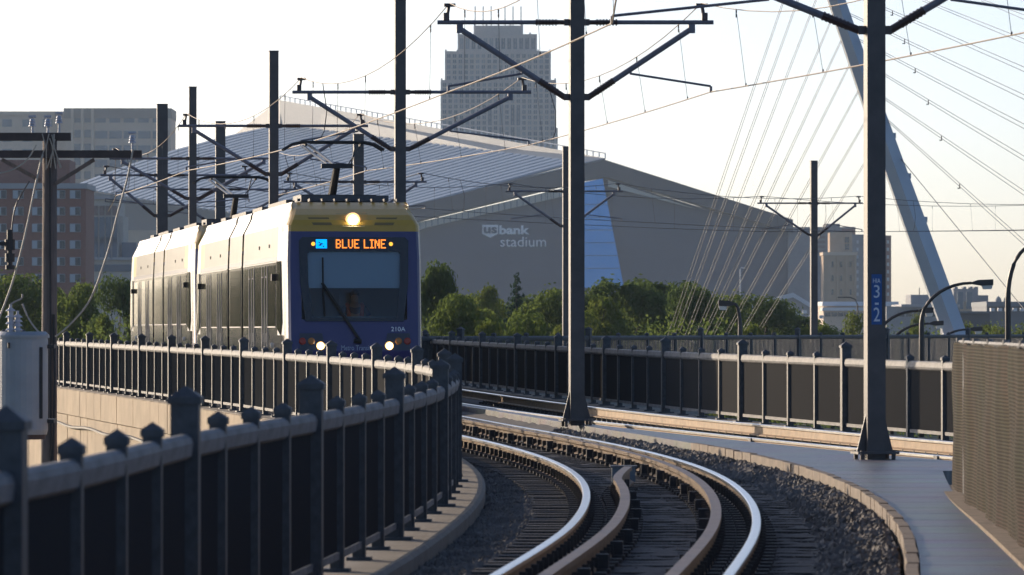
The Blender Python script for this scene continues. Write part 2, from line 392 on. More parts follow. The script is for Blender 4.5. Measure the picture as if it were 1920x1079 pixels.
# timber kerb along the walkway and concrete kerb under the near fence
tc_ = thing('timber_kerb', 'pale timber kerb of short blocks between the dark ballast and the grey walkway', 'kerb', (CL(40)+1.9, 40, 0))
cm = MB().box((0, 0, 0), (1, .085, .24)).mesh('kerb_block', wood_m)
y = 8.0
while y < 76:
    ln = .9; x, yy = offs(CL, y, 1.94); a = tang(CL, y)
    o = shared('kerb_block', cm, tc_, (x-tc_.location.x+random.uniform(-.005, .005), yy-40, zr(y)-.125+random.uniform(-.006, .006)), a+random.uniform(-.01, .01), (ln-.018, 1, 1)); y += ln*math.sin(a)
fk = MB(); pr = [(-.32, -.95), (-.32, -.12), (.30, -.12), (.33, -.15), (.33, -.95)]
def sweep(mb, fn, ylist, prof, closed=True, mi=None, zfn=zr, caps=True):
    n = len(prof); o = len(mb.v)
    for y in ylist:
        for (d, z) in prof:
            x, q = offs(fn, y, d); mb.v.append((x, q, zfn(y)+z))
    for i in range(len(ylist)-1):
        for k in range(n if closed else n-1):
            mb.f.append((o+i*n+k, o+i*n+(k+1) % n, o+(i+1)*n+(k+1) % n, o+(i+1)*n+k)); mb.m.append(mi[k] if mi else 0)
    if closed and caps:
        mb.f.append(tuple(o+k for k in range(n))[::-1]); mb.m.append(0)
        e = o+(len(ylist)-1)*n; mb.f.append(tuple(e+k for k in range(n))); mb.m.append(0)
    return mb
sweep(fk, FL, list(np.arange(4, 174, 1.0)), pr)
single('fence_kerb', fk, curbc_m, kind='structure')
rk = MB(); sweep(rk, FR, list(np.arange(58, 172, 1.0)), [(-.28, -.9), (-.28, -.12), (.35, -.12), (.35, -.9)])
single('kerb', rk, curbc_m, kind='structure')
# retaining wall below the far fence, of precast panels
rw = thing('retaining_wall', 'sunlit tan concrete wall of precast panels below the far left railing', 'wall', (FL(120)-.35, 120, -6.6))
y = 60.0
while y < 172:
    y1 = y+1.72; zt = zr(y)-.13
    for (z1, z0, d) in ((zt, zt-.60, .40), (zt-.62, zt-2.6, .38), (zt-2.62, -6.6, .36)):
        mb = MB(); a, b = offs(FL, y, -d), offs(FL, y1, -d); a2, b2 = offs(FL, y, -.2), offs(FL, y1, -.2)
        j = random.uniform(-.006, .006)
        mb.prism([(a[0]+j, a[1], z0), (b[0]+j, b[1], z0), (b2[0], b2[1], z0), (a2[0], a2[1], z0)], (0, 0, z1-z0))
        part('wall_panel', mb, conc_m, rw)
    y += 1.75
cbm = MB(); cbm.tube([(offs(FL, y, -.46)[0], offs(FL, y, -.46)[1], zr(y)-.98-.03*math.sin(y*.7)) for y in np.arange(96, 168, 1.5)], .035, 5)
part('conduit', cbm, dark_m, rw)

# ------------------------------------------------------------------ tracks
def rail(name, parent, fn, off, y0, y1, top, kind, flare=None, step=.6):
    hw = .036
    prof = [(-.07, -.172), (-.07, -.160), (-.012, -.140), (-.010, -.045), (-hw, -.034), (-hw, -.006), (-hw+.008, 0), (hw-.008, 0), (hw, -.006), (hw, -.034), (.010, -.045), (.012, -.140), (.07, -.160), (.07, -.172)]
    mi = [0]*14
    for k in (4, 5, 6, 7, 8): mi[k] = 1
    if kind == 'guard': prof = [(-.065, -.172), (-.065, -.155), (-.02, -.13), (-.02, -.05), (-.045, -.03), (-.045, .012), (.045, .012), (.045, -.03), (.02, -.05), (.02, -.13), (.065, -.155), (.065, -.172)]; mi = [0, 0, 0, 0, 0, 1, 0, 0, 0, 0, 0, 0]
    mb = MB(); yl = list(np.arange(y0, y1+.01, step)); o = 0; n = len(prof)
    for y in yl:
        f = flare(y) if flare else 0
        for (d, z) in prof:
            x, q = offs(fn, y, off+d+f); mb.v.append((x, q, zr(y)+z+top))
    for i in range(len(yl)-1):
        for k in range(n):
            mb.f.append((i*n+k, i*n+(k+1) % n, (i+1)*n+(k+1) % n, (i+1)*n+k)); mb.m.append(mi[k])
    mb.f.append(tuple(range(n))[::-1]); mb.m.append(0); mb.f.append(tuple((len(yl)-1)*n+k for k in range(n))); mb.m.append(0)
    return part(name, mb, [rust_m, head_m if kind != 'guard' else guardtop_m], parent)
def clips(parent, fn, offl, ylist, flare=None, low=False):
    mb = MB()
    for y in ylist:
        for off in offl:
            f = flare(y) if flare else 0
            for sgn in (-1, 1):
                x, q = offs(fn, y, off+f+sgn*.052); a = tang(fn, y)
                mb.box((x, q, zr(y)-(.135 if low else .115)), (.035, .05, .05 if low else .10), a)
                x, q = offs(fn, y, off+f+sgn*.11); mb.box((x, q, zr(y)-.165), (.10, .11, .035), a)
    return part('rail_clip', mb, dark_m, parent, kind='stuff')
G2 = .7175+.036
t1 = thing('railway_track', 'curving ballasted track with inner guard rails in the foreground', 'railway track', (CL(60), 60, 0))
rail('running_rail', t1, CL, -G2, 10, 171, 0, 'run'); rail('running_rail', t1, CL, G2, 10, 171, 0, 'run')
fl = lambda y: .28*max(0, (y-58)/4.6)**1.5
rail('guard_rail', t1, CL, -G2+.36, 10, 62.8, .01, 'guard', fl); rail('guard_rail', t1, CL, G2-.34, 10, 125, .01, 'guard')
tm = MB().box((0, 0, 0), (.23, 2.55, .16)).mesh('tie', tie_m)
y = 12.0; tys = []
while y < 118:
    a = tang(CL, y); tys.append(y)
    shared('tie', tm, t1, (CL(y)-t1.location.x, y-60, zr(y)-.276+random.uniform(-.005, .005)), a+random.uniform(-.012, .012), (random.uniform(.9, 1.1), 1, 1)); y += .62
clips(t1, CL, (-G2, G2), [y for y in tys])
clips(t1, CL, (G2-.34,), [y for y in tys])
clips(t1, CL, (-G2+.36,), [y for y in tys if y < 61], fl)
gbx = MB()
for y in np.arange(14, 112, 2.48):
    x, q = offs(CL, y, G2-.44); gbx.box((x, q, zr(y)-.11), (.10, .09, .13), tang(CL, y))
    if y < 58: x, q = offs(CL, y, -G2+.46+fl(y)); gbx.box((x, q, zr(y)-.11), (.10, .09, .13), tang(CL, y))
part('guard_bracket', gbx, dark_m, t1, kind='stuff')
t2 = thing('railway_track', 'second track behind the walkway with two rust coloured rails along the mesh railing', 'railway track', (CR(85), 85, 0))
zr0 = zr
rail('running_rail', t2, CR, -G2, 50, 171, -.01, 'run'); rail('running_rail', t2, CR, G2, 50, 171, .045, 'run')
y = 52.0; t2y = []
while y < 120:
    a = tang(CR, y); t2y.append(y)
    shared('tie', tm, t2, (CR(y)-t2.location.x, y-85, zr(y)-.265), a); y += .62*math.sin(a)
clips(t2, CR, (-G2, G2), t2y, None, True)
jb = MB()
for y in (79.0, 69.2, 91.5):
    x, q = offs(CR, y, -G2-.03); jb.box((x, q, zr(y)-.09), (.16, .05, .15), tang(CR, y))
part('joint_bar', jb, dark_m, t2)
eb = thing('equipment_box', 'small blue grey steel box between the guard rails at the flared rail end', 'box', (1.45, 63.4, zr(63)-.20))
part('housing', MB().box((1.24, 63.3, zr(63)-.08), (.26, .30, .16)), mat('box_paint', (.16, .2, .22), .5), eb)
part('lid', MB().box((1.24, 63.3, zr(63)+.012), (.30, .34, .02)), hand_m, eb)

# ------------------------------------------------------------------ railings
def post_mesh(w_, h):
    mb = MB(); mb.box((0, 0, h/2), (w_, w_, h)); mb.box((0, 0, .012), (w_*1.9, w_*1.9, .024)); mb.box((0, 0, .06), (w_*1.4, w_*.5, .10))
    me = mb.mesh('post', post_m); recalc(me); return me
def cap_mesh(w_, h):
    mb = MB(); c = w_*1.2/2
    mb.box((0, 0, h+.012), (2*c, 2*c, .036)); z = h+.03
    mb.add([(-c, -c, z), (c, -c, z), (c, c, z), (-c, c, z), (0, 0, z+w_*.42)], [(0, 1, 4), (1, 2, 4), (2, 3, 4), (3, 0, 4)])
    me = mb.mesh('post_cap', post_m); recalc(me); return me
PT, CT = post_mesh(.15, 1.31), cap_mesh(.15, 1.31)
PS, CS = post_mesh(.095, 1.17), cap_mesh(.095, 1.17)
hm = MB(); hp = [(.05*math.cos(t)*1.0, .05*math.sin(t)+(.02 if math.sin(t) > 0 else -.02)) for t in np.linspace(0, 2*math.pi, 11)[:-1]]
hm.prism([(-.5, a, b) for a, b in hp], (1, 0, 0)); HR = hm.mesh('handrail', hand_m, smooth=False); recalc(HR)
bm_ = MB().box((0, 0, 0), (1, .045, .05)).mesh('bottom_rail', hand_m)
pk = MB()
NW = 70
for i in range(NW):
    x = (i+.5)/NW-.5; pk.tube([(x, 0, .13), (x, 0, 1.02)], .0042, 4, cap=False)
PK = pk.mesh('wire_infill', wire_m)
pk = MB()
for i in range(18): pk.tube([((i+.5)/18-.5, 0, .13), ((i+.5)/18-.5, 0, 1.02)], .020, 4, cap=False)
PK2 = pk.mesh('bar_infill', post_m)
def railing(label, fn, ylist, tall_every, base_dz=-.12, name='metal_railing', first_tall=0, zf=zr, group=None):
    y0 = ylist[0]; L = Vector((fn(y0), y0, zf(y0)+base_dz)); t = thing(name, label, 'railing', L, 0, group)
    pts = [Vector((fn(y), y, zf(y)+base_dz)) for y in ylist]
    for i, p in enumerate(pts):
        a = tang(fn, ylist[i]); tall = (i-first_tall) % tall_every == 0
        po = shared('post', PT if tall else PS, t, p-L, a); shared('post_cap', CT if tall else CS, po, (0, 0, 0))
        if i+1 < len(pts):
            q = pts[i+1]; d = q-p; m_ = (p+q)/2-L; ang = math.atan2(d.y, d.x); ln = math.hypot(d.x, d.y)
            for (nm, me, dz) in (('handrail', HR, 1.075), ('bottom_rail', bm_, .115), ('wire_infill', PK, 0)):
                o = link(nm, me, t); o.location = m_+Vector((0, 0, dz)); o.rotation_euler = (0, -math.asin(d.z/d.length) if nm != 'wire_infill' else 0, ang); o.scale = (ln*(1 if nm == 'wire_infill' else .998), 1, 1)
                if nm == 'wire_infill': o['kind'] = 'stuff'
    return t
talls = [6.0, 14.2, 22.5, 30.5, 38, 46, 54, 62, 70, 77.5, 85, 92, 99, 106, 112.5, 119, 125, 131, 137, 143, 149, 155, 161, 167]
yl = []
for a, b in zip(talls[:-1], talls[1:]): yl += [a+(b-a)*k/4 for k in range(4)]
yl.append(talls[-1])
railing('long dark railing with square capped posts curving from the lower left corner past the train', FL, yl, 4)
def ystep(fn, y0, y1, d):
    out = [y0]
    while out[-1] < y1: out.append(out[-1]+d*math.sin(tang(fn, out[-1])))
    return out
railing('mesh railing behind the second track with a pale handrail and dark capped posts', FR, ystep(FR, 60.2, 168, 2.16), 4, first_tall=1)
G1 = spline([(-6, 148), (0, 158), (5, 172), (9, 186), (14, 200), (22, 222), (34, 250)])     # y as a function of x here
gpts = [(x, G1(x)) for x in np.arange(-5, 34, .9)]
gt = thing('metal_railing', 'farthest dark railing showing its posts above the mesh railing and below the trees', 'railing', (gpts[0][0], gpts[0][1], 0))
for i, (x, y) in enumerate(gpts):
    z = .27; L = Vector(gt.location); tall = i % 4 == 0
    if i+1 < len(gpts):
        x2, y2 = gpts[i+1]; ang = math.atan2(y2-y, x2-x); ln = math.hypot(x2-x, y2-y)
        po = shared('post', PT if tall else PS, gt, (x-L.x, y-L.y, z), ang); shared('post_cap', CT if tall else CS, po, (0, 0, 0))
        for (nm, me, dz) in (('handrail', HR, 1.075), ('bottom_rail', bm_, .115), ('bar_infill', PK2, 0)):
            o = link(nm, me, gt); o.location = ((x+x2)/2-L.x, (y+y2)/2-L.y, z+dz); o.rotation_euler = (0, 0, ang); o.scale = (ln, 1, 1)
            if nm == 'bar_infill': o['kind'] = 'stuff'
            if nm == 'handrail': o.data = o.data; o.material_slots[0].link = 'OBJECT'; o.material_slots[0].material = post_m
gd = MB()
for (x, y), (x2, y2) in zip(gpts[:-1], gpts[1:]):
    gd.add([(x, y-.6, .26), (x2, y2-.6, .26), (x2, y2+9, .26), (x, y+9, .26), (x, y-.6, -1), (x2, y2-.6, -1), (x2, y2+9, -1), (x, y+9, -1)], [(0, 1, 2, 3), (0, 4, 5, 1), (4, 7, 6, 5), (3, 2, 6, 7)])
single('far_viaduct_deck', gd, deckc_m, kind='structure')

# screen fence on the right
sf = thing('screen_fence', 'brown woven fabric screen on a chain link fence at the right of the walkway', 'fence', (SC(50), 50, 0))
fb = MB(); sy = list(np.arange(14, 57.6, .14)); nz = 10
for i, y in enumerate(sy):
    x = SC(y); fold = .03*math.sin(y*1.3)+.016*math.sin(y*3.1+1)+.006*math.sin(y*9)
    for k in range(nz+1):
        t = k/nz; fb.v.append((x+fold*(.4+.6*math.sin(t*2.4+.4))-.01*math.sin(9*t+y), y, -.04+1.49*t+(.012*math.sin(y*2.4) if k == nz else 0)))
for i in range(len(sy)-1):
    for k in range(nz): q = i*(nz+1)+k; fb.f.append((q, q+1, q+nz+2, q+nz+1)); fb.m.append(0)
part('fabric', fb, fabric_m, sf, smooth=True)
y = 57.65
while y > 14:
    part('post', MB().tube([(SC(y)+.05, y, -.1), (SC(y)+.05, y, 1.50)], .03, 8), hand_m, sf); y -= 3.0
part('top_rail', MB().tube([(SC(y)+.05, y, 1.46) for y in np.arange(14, 57.8, 1)], .021, 6), hand_m, sf)
kb = MB(); sweep(kb, SC, list(np.arange(8, 58.5, 1)), [(-.14, -.2), (-.14, .03), (.25, .03), (.25, -.2)], zfn=lambda y: -.03)
single('screen_kerb', kb, mat('dirt_kerb', (.26, .2, .14), .9, noise=.4, scale=5, bump=.6), kind='structure')

# ------------------------------------------------------------------ overhead line
def pole(label, px, Y, top, left=None, right=None, wd=.22, dp=.25, ztube=6.27, zbr=5.1, name='catenary_pole', group='catenary poles', rot=None):
    X = (px-960)/F*Y; zb = zr(Y)-.04; a = (R(97) if rot is None else rot)-R(90)
    t = thing(name, label, 'catenary pole', (X, Y, zb), 0, group)
    mb = MB(); mb.box((X, Y, zb+(top-zb)/2), (wd, dp, top-zb), a); mb.box((X, Y, top+.012), (wd+.02, dp+.02, .024), a)
    part('mast', mb, pole_m, t)
    bb = MB(); bb.box((X, Y, zb+.09), (wd+.28, dp+.28, .03), a)
    for sx in (-1, 1):
        for sy_ in (-1, 1):
            q = Matrix.Rotation(a, 3, 'Z') @ Vector((sx*(wd/2+.08), sy_*(dp/2+.08), 0)); bb.cyl((X+q.x, Y+q.y, zb+.05), .026, .13, n=8)
    for sx in (-1, 1):                                                   # gusset fins at the foot
        q = Matrix.Rotation(a, 3, 'Z') @ Vector((sx*wd/2, 0, 0)); q2 = Matrix.Rotation(a, 3, 'Z') @ Vector((sx*(wd/2+.11), 0, 0)); dv = Matrix.Rotation(a, 3, 'Z') @ Vector((0, .03, 0))
        bb.prism([Vector((X, Y, zb+.10))+q-dv/2, Vector((X, Y, zb+.10))+q2-dv/2, Vector((X, Y, zb+.55))+q-dv/2], dv)
    part('base_plate', bb, pole_m, t)
    zt, zbz = zr(Y)+ztube, zr(Y)+zbr
    ends = {}
    for sgn, e in ((-1, left), (1, right)):
        if not e: continue
        ex, ey = e[0], e[1]                                  # tip of the top tube in plan
        d = Vector((ex-X, ey-Y, 0)); L = d.length; u = d/L; c = Vector((X, Y, 0))
        at = lambda s_, z: c+u*s_+Vector((0, 0, z))
        tb = MB(); tb.tube([at(wd/2+.02, zt-.0), at(L, zt+.0)], .034, 8); part('top_tube', tb, pipe_m, t)
        ib = MB(); ib.box(at(wd/2+.04, zt), (.1, .1, .1), a); ib.tube([at(wd/2+.06, zt), at(wd/2+.53, zt)], .037, 8)
        for k in range(7): ib.tube([at(wd/2+.20+.05*k, zt), at(wd/2+.225+.05*k, zt)], .052, 8)
        part('insulator', ib, insul_m, t); ib = MB()
        b0, b1 = at(wd/2+.08, zbz), at(L*.84, zt-.10); bd = (b1-b0).normalized()
        ib.box(at(wd/2+.04, zbz), (.1, .1, .1), a)
        ib.tube([b0-bd*.03, b0+bd*.46], .048, 8)
        for k in range(7): ib.tube([b0+bd*(.14+.05*k), b0+bd*(.165+.05*k)], .055, 8)
        part('insulator', ib, insul_m, t)
        br = MB(); br.tube([b0, b1], .045, 8); br.box(b1, (.10, .08, .14), a); part('brace_tube', br, pipe_m, t)
        mc = MB(); s_ = L-.14; mc.box(at(s_, zt+.09), (.09, .07, .12), a); mc.tube([at(s_-.02, zt+.14), at(s_-.04, zt+.26)], .028, 6); mc.box(at(s_-.05, zt+.27), (.18, .1, .05), a)
        part('messenger_clamp', mc, insul_m, t)
        s0 = L*.42; sb = b0+(b1-b0)*.40; sa = MB(); tip = at(L*(.98 if sgn > 0 else .92), zr(Y)+5.22+.05)
        sa.tube([sb, sb+Vector((0, 0, -.06))], .03, 6); sa.tube([sb+Vector((0, 0, -.06)), tip], .02, 6); sa.box(tip+Vector((0, 0, -.05)), (.04, .04, .1), a)
        part('steady_arm', sa, pipe_m, t)
        ends[sgn] = (at(s_-.05, zt+.30), tip+Vector((0, 0, -.09)))
    return t, ends
def e(px, Y): return ((px-960)/F*Y, Y)
PB, eB = pole('near dark catenary pole with a blue number plate standing on the walkway', 1640, 68, 8.3, e(1105, 68), e(2010, 68))
PA, eA = pole('dark catenary pole with two bracket arms standing alone in the middle of the view', 1081, 89, 8.35, e(820, 89), e(1338, 89))
PC, eC = pole('catenary pole rising behind the front of the train roof', 750, 117, 8.37, e(548, 117), e(996, 117))
PD, eD = pole('catenary pole rising behind the first car between pantograph and roof joint', 513, 138, 8.33, e(335, 138), e(690, 138))
PE, eE = pole('slim catenary pole farthest along the train roof', 361, 167, 8.70, e(205, 167), e(520, 167))
Pf = [pole('wide catenary pole at the rear end of the train', 304, 176, 8.55, e(188, 176), e(470, 176), .33, .3, group='poles of the crossing line', ztube=6.0, zbr=4.75),
      pole('wide catenary pole behind the second pantograph', 413, 196, 8.75, e(290, 196), e(560, 196), .33, .3, group='poles of the crossing line', ztube=6.0, zbr=4.75),
      pole('short wide catenary pole in front of the stadium roof ridges', 672, 187, 8.0, e(532, 187), e(800, 187), .33, .3, group='poles of the crossing line', ztube=6.05, zbr=4.85),
      pole('thin catenary pole directly behind the middle pole', 1061, 213, 8.43, e(948, 213), e(1168, 213), .24, .24, group='poles of the crossing line', ztube=6.3, zbr=5.0),
      pole('catenary pole before the mill tower at right with two small arms', 1526, 240, 8.70, e(1420, 240), e(1618, 240), .28, .28, group='poles of the crossing line', ztube=6.38, zbr=5.05)]
# blue number plate
s_ = 68/F; cx, cz = (1640.5-960)*s_, H-(562-HY)*s_; ang = R(7)
q = Matrix.Rotation(ang, 3, 'Z') @ Vector((0, -.130, 0))
pc = Vector(((1640-960)*s_, 68, 0))+q
nl = MB(); nl.box((pc.x, pc.y, cz), (.125, .006, .60), ang); npl = part('number_plate', nl, signb_m, PB)
npl['label'] = 'blue number plate with pale characters'
for body, pyy, hh, ww in (('HIA', 527, 8.5, 14), ('3', 547, 24, 11), ('-', 570, 4, 7), ('2', 590, 26, 12)):
    put_text('lettering', body, .2, (pc.x-PB.location.x+.0005, pc.y-.0055-PB.location.y, H-(pyy-HY)*s_-PB.location.z), (R(90), 0, ang), signw_m, PB, .002, 0, ww*s_, hh*s_)
def sag(a, b, n, s):
    return [a+(b-a)*(k/n)-Vector((0, 0, 4*s*(k/n)*(1-k/n))) for k in range(n+1)]
def wires(pts_m, pts_c, label, r1=.0085, r2=.011, dark=False, sg=.55, step=5.0):
    n = 12; M_, C_ = [], []
    for i in range(len(pts_m)-1):
        M_ += sag(pts_m[i], pts_m[i+1], n, sg)[(0 if i == 0 else 1):]; C_ += sag(pts_c[i], pts_c[i+1], n, .03)[(0 if i == 0 else 1):]
    w1 = thing('overhead_line', label, 'overhead wire', M_[0], 0, 'overhead lines')
    mm = wired_m if dark else wirec_m
    part('messenger_wire', MB().tube(M_, r1, 5), mm, w1); part('contact_wire', MB().tube(C_, r2, 5), mm, w1)
    for i in range(len(pts_m)-1):
        L = (pts_m[i+1]-pts_m[i]).length; k = max(2, int(L/step))
        for j in range(1, k+1):
            t = (j-.5)/k; a = pts_m[i]+(pts_m[i+1]-pts_m[i])*t-Vector((0, 0, 4*sg*t*(1-t))); b = pts_c[i]+(pts_c[i+1]-pts_c[i])*t-Vector((0, 0, .12*t*(1-t)))
            d = MB(); d.tube([a, b], .0038, 4); d.box(a+Vector((0, 0, -.03)), (.022, .022, .05)); d.tube([a+Vector((0, 0, -.06)), a+Vector((0, 0, -.12))], .012, 6); d.box(b+Vector((0, 0, .02)), (.022, .022, .05))
            part('dropper', d, wired_m, w1)
        if i in (1, 3):
            a, b = pts_m[i]+(pts_m[i+1]-pts_m[i])*.18, pts_c[i]+(pts_c[i+1]-pts_c[i])*.17
            a = a-Vector((0, 0, 4*sg*.18*.82)); part('jumper', MB().tube([a, a+(b-a)*.5+Vector((.10, 0, 0)), b+(a-b)*.12+Vector((.06, 0, 0)), b], .010, 5), wired_m, w1)
nearL = (Vector((.9, 42, 6.6)), Vector((.95, 42, 5.2))); nearR = (Vector((11.5, 44, 6.6)), Vector((11.5, 44, 5.2)))
farL = (Vector((-14.0, 200, 7.1)), Vector((-14.2, 200, 5.75))); farR = (Vector((-8.4, 200, 7.1)), Vector((-8.5, 200, 5.7)))
S = [eE, eD, eC, eA, eB]
wires([farL[0]]+[q[-1][0] for q in S]+[nearL[0]], [farL[1]]+[q[-1][1] for q in S]+[nearL[1]], 'tan overhead wires with droppers above the train track rising to the right')
wires([farR[0]]+[q[1][0] for q in S]+[nearR[0]], [farR[1]]+[q[1][1] for q in S]+[nearR[1]], 'overhead wires with droppers above the second track behind the walkway')
G = [q[1] for q in (Pf[2], Pf[3], Pf[4])]
endA = (Vector((27, 268, 7.6)), Vector((27, 268, 6.3))); endB = (Vector((29, 262, 7.6)), Vector((29, 262, 6.3)))
stA = (Pf[0][1][-1][0], Pf[0][1][-1][1]); stB = (Pf[1][1][1][0], Pf[1][1][1][1])
wires([stA[0]]+[q[-1][0] for q in G]+[endA[0]], [stA[1]]+[q[-1][1] for q in G]+[endA[1]], 'thin dark overhead wires crossing in front of the stadium, rear pair', .012, .012, True, .3, 6)
wires([stB[0]]+[q[1][0] for q in G]+[endB[0]], [stB[1]]+[q[1][1] for q in G]+[endB[1]], 'thin dark overhead wires crossing in front of the stadium, front pair', .012, .012, True, .3, 6)

# ------------------------------------------------------------------ train
LEV = [.30, .7, 1.0, 1.3, 1.6, 2.0, 2.4, 2.74, 2.83, 2.93, 3.18, 3.28, 3.40, 3.50, 3.60, 3.72, 3.80, 3.86]
def hw_(z): return float(np.interp(z, [.3, .7, 2.74, 3.40, 3.72, 3.80, 3.86], [1.29, 1.325, 1.325, 1.30, 1.14, 1.13, 1.10]))
CARL = 28.0
def body_section(x0, x1, ends):            # shell between two x; ends: list of (xa, xb) ranges painted yellow
    mb = MB(); xs = sorted(set([x0, x1]+[q for r_ in ends for q in r_]))
    for sgn in (-1, 1):
        for i in range(len(xs)-1):
            xm = (xs[i]+xs[i+1])/2; yel = any(a <= xm <= b for a, b in ends)
            for a, b in zip(LEV[:-1], LEV[1:]):
                zm = (a+b)/2
                mi = 0 if zm < 2.74 else 1 if zm < 2.83 else ((3 if yel else 2) if zm < 3.40 else (4 if zm < 3.72 else (3 if yel else 2)))
                mb.add([(xs[i], sgn*hw_(a), a), (xs[i+1], sgn*hw_(a), a), (xs[i+1], sgn*hw_(b), b), (xs[i], sgn*hw_(b), b)], [(0, 1, 2, 3) if sgn < 0 else (3, 2, 1, 0)], mi)
    w = hw_(3.86); mb.add([(x0, -w, 3.86), (x1, -w, 3.86), (x1, 0, 3.90), (x0, 0, 3.90), (x1, w, 3.86), (x0, w, 3.86)], [(0, 1, 2, 3), (3, 2, 4, 5)], 4)
    mb.add([(x0, -1.29, .3), (x1, -1.29, .3), (x1, 1.29, .3), (x0, 1.29, .3)], [(3, 2, 1, 0)], 5)
    return mb
SHELL = [silver_m, navy_m, greyp_m, yellow_m, white_m, rubber_m]
def rake(z):
    s = -(max(z, 1.0)-1.0)*.15
    if z > 3.30: s -= 1.5*((z-3.30)/.56)**2.4*.75
    if z < 1.0: s -= (1-z)*.12
    return s
NX = [(-2.0, 1, 0), (-1.5, 1, .03), (-1.1, 1, .12), (-.75, .998, .32), (-.45, .99, .60), (-.22, .975, .82), (-.08, .95, .95), (0, .915, 1)]
def nose(mb_flip=1):
    mb = MB(); n = len(LEV)
    for sgn in (-1, 1):
        o = len(mb.v)
        for (x, k, b) in NX:
            for z in LEV: mb.v.append((x+b*rake(z)*(1 if x > -1.9 else 0), sgn*hw_(z)*k, z))
        for i in range(len(NX)-1):
            for j in range(n-1):
                zm = (LEV[j]+LEV[j+1])/2; xm = (NX[i][0]+NX[i+1][0])/2
                if zm > 3.28: mi = 1 if (xm > -1.3 and (zm > 3.28)) else (2 if zm < 3.4 or zm > 3.72 else 2)
                elif xm > -.5: mi = 0
                elif zm < 1.2: mi = 3 if xm < -.45 else 0
                else: mi = 2
                mb.f.append((o+i*n+j, o+(i+1)*n+j, o+(i+1)*n+j+1, o+i*n+j+1)); mb.m.append(mi)
    K = NX[-1][1]                               # front cap with an opening for the windscreen
    cols = [-1, -.83, -.4, 0, .4, .83, 1]
    for j in range(n-1):
        a, b = LEV[j], LEV[j+1]; zm = (a+b)/2
        for c0, c1 in zip(cols[:-1], cols[1:]):
            if 1.6 < zm < 2.93 and -.84 < (c0+c1)/2 < .84: continue
            pa, pb = hw_(a)*K, hw_(b)*K
            mb.add([(rake(a), c0*pa, a), (rake(a), c1*pa, a), (rake(b), c1*pb, b), (rake(b), c0*pb, b)], [(0, 1, 2, 3)], 1 if zm > 3.28 else 0)
    for (x0, x1) in ((-2.0, -1.2),): pass
    w = hw_(3.86); mb.add([(-2, -w, 3.86), (-1.55, -w, 3.86), (-1.55, w, 3.86), (-2, w, 3.86)], [(0, 1, 2, 3)], 2)
    return mb
def on_front(y, z, d=.0): return Vector((rake(z)+d, y, z))
def front_poly(mb, poly, d0, d1, mi=0):
    n = len(poly); vs = [on_front(y, z, d0) for y, z in poly]+[on_front(y, z, d1) for y, z in poly]
    return mb.add(vs, [tuple(range(n)), tuple(range(n, 2*n))]+[(i, (i+1) % n, n+(i+1) % n, n+i) for i in range(n)], mi)
def flip(mb):                                     # turn a front-end shape round to the rear end of the car
    mb.v = [(-CARL-x, -y, z) for x, y, z in mb.v]; return mb
car = thing('light_rail_car', 'leading white, yellow and blue light rail car with lit headlamps and orange destination sign', 'light rail car', (0, 0, 0), 0, 'cars of the train')
LOC[car.name] = Vector((0, 0, 0))
secs = [(-11.5, -2.0, [(-3.3, -2.0)]), (-15.9, -12.0, []), (-26.0, -16.4, [(-26.0, -24.7)])]
for (a, b, en) in secs: part('body_section', body_section(a, b, en), SHELL, car, True)
for (a, b) in ((-12.0, -11.5), (-16.4, -15.9)):
    mb = MB()
    for k in range(5):
        x = a+(b-a)*(k+.5)/5; r_ = .06
        for sgn in (-1, 1):
            for za, zb_ in ((.4, 2.83), (2.83, 3.4), (3.4, 3.72), (3.72, 3.84)):
                mb.add([(x-.045, sgn*(hw_(za)-r_), za), (x+.045, sgn*(hw_(za)-r_), za), (x+.045, sgn*(hw_(zb_)-r_), zb_), (x-.045, sgn*(hw_(zb_)-r_), zb_), (x+.05, sgn*(hw_(za)-r_-.05), za), (x+.05, sgn*(hw_(zb_)-r_-.05), zb_)], [(0, 1, 2, 3), (1, 4, 5, 2)])
    mb.box(((a+b)/2, 0, 3.80), (b-a, 2.0, .05)); part('bellows', mb, rubber_m, car, True)
NM = [blue_m, yellow_m, white_m, silver_m]
cabs = []
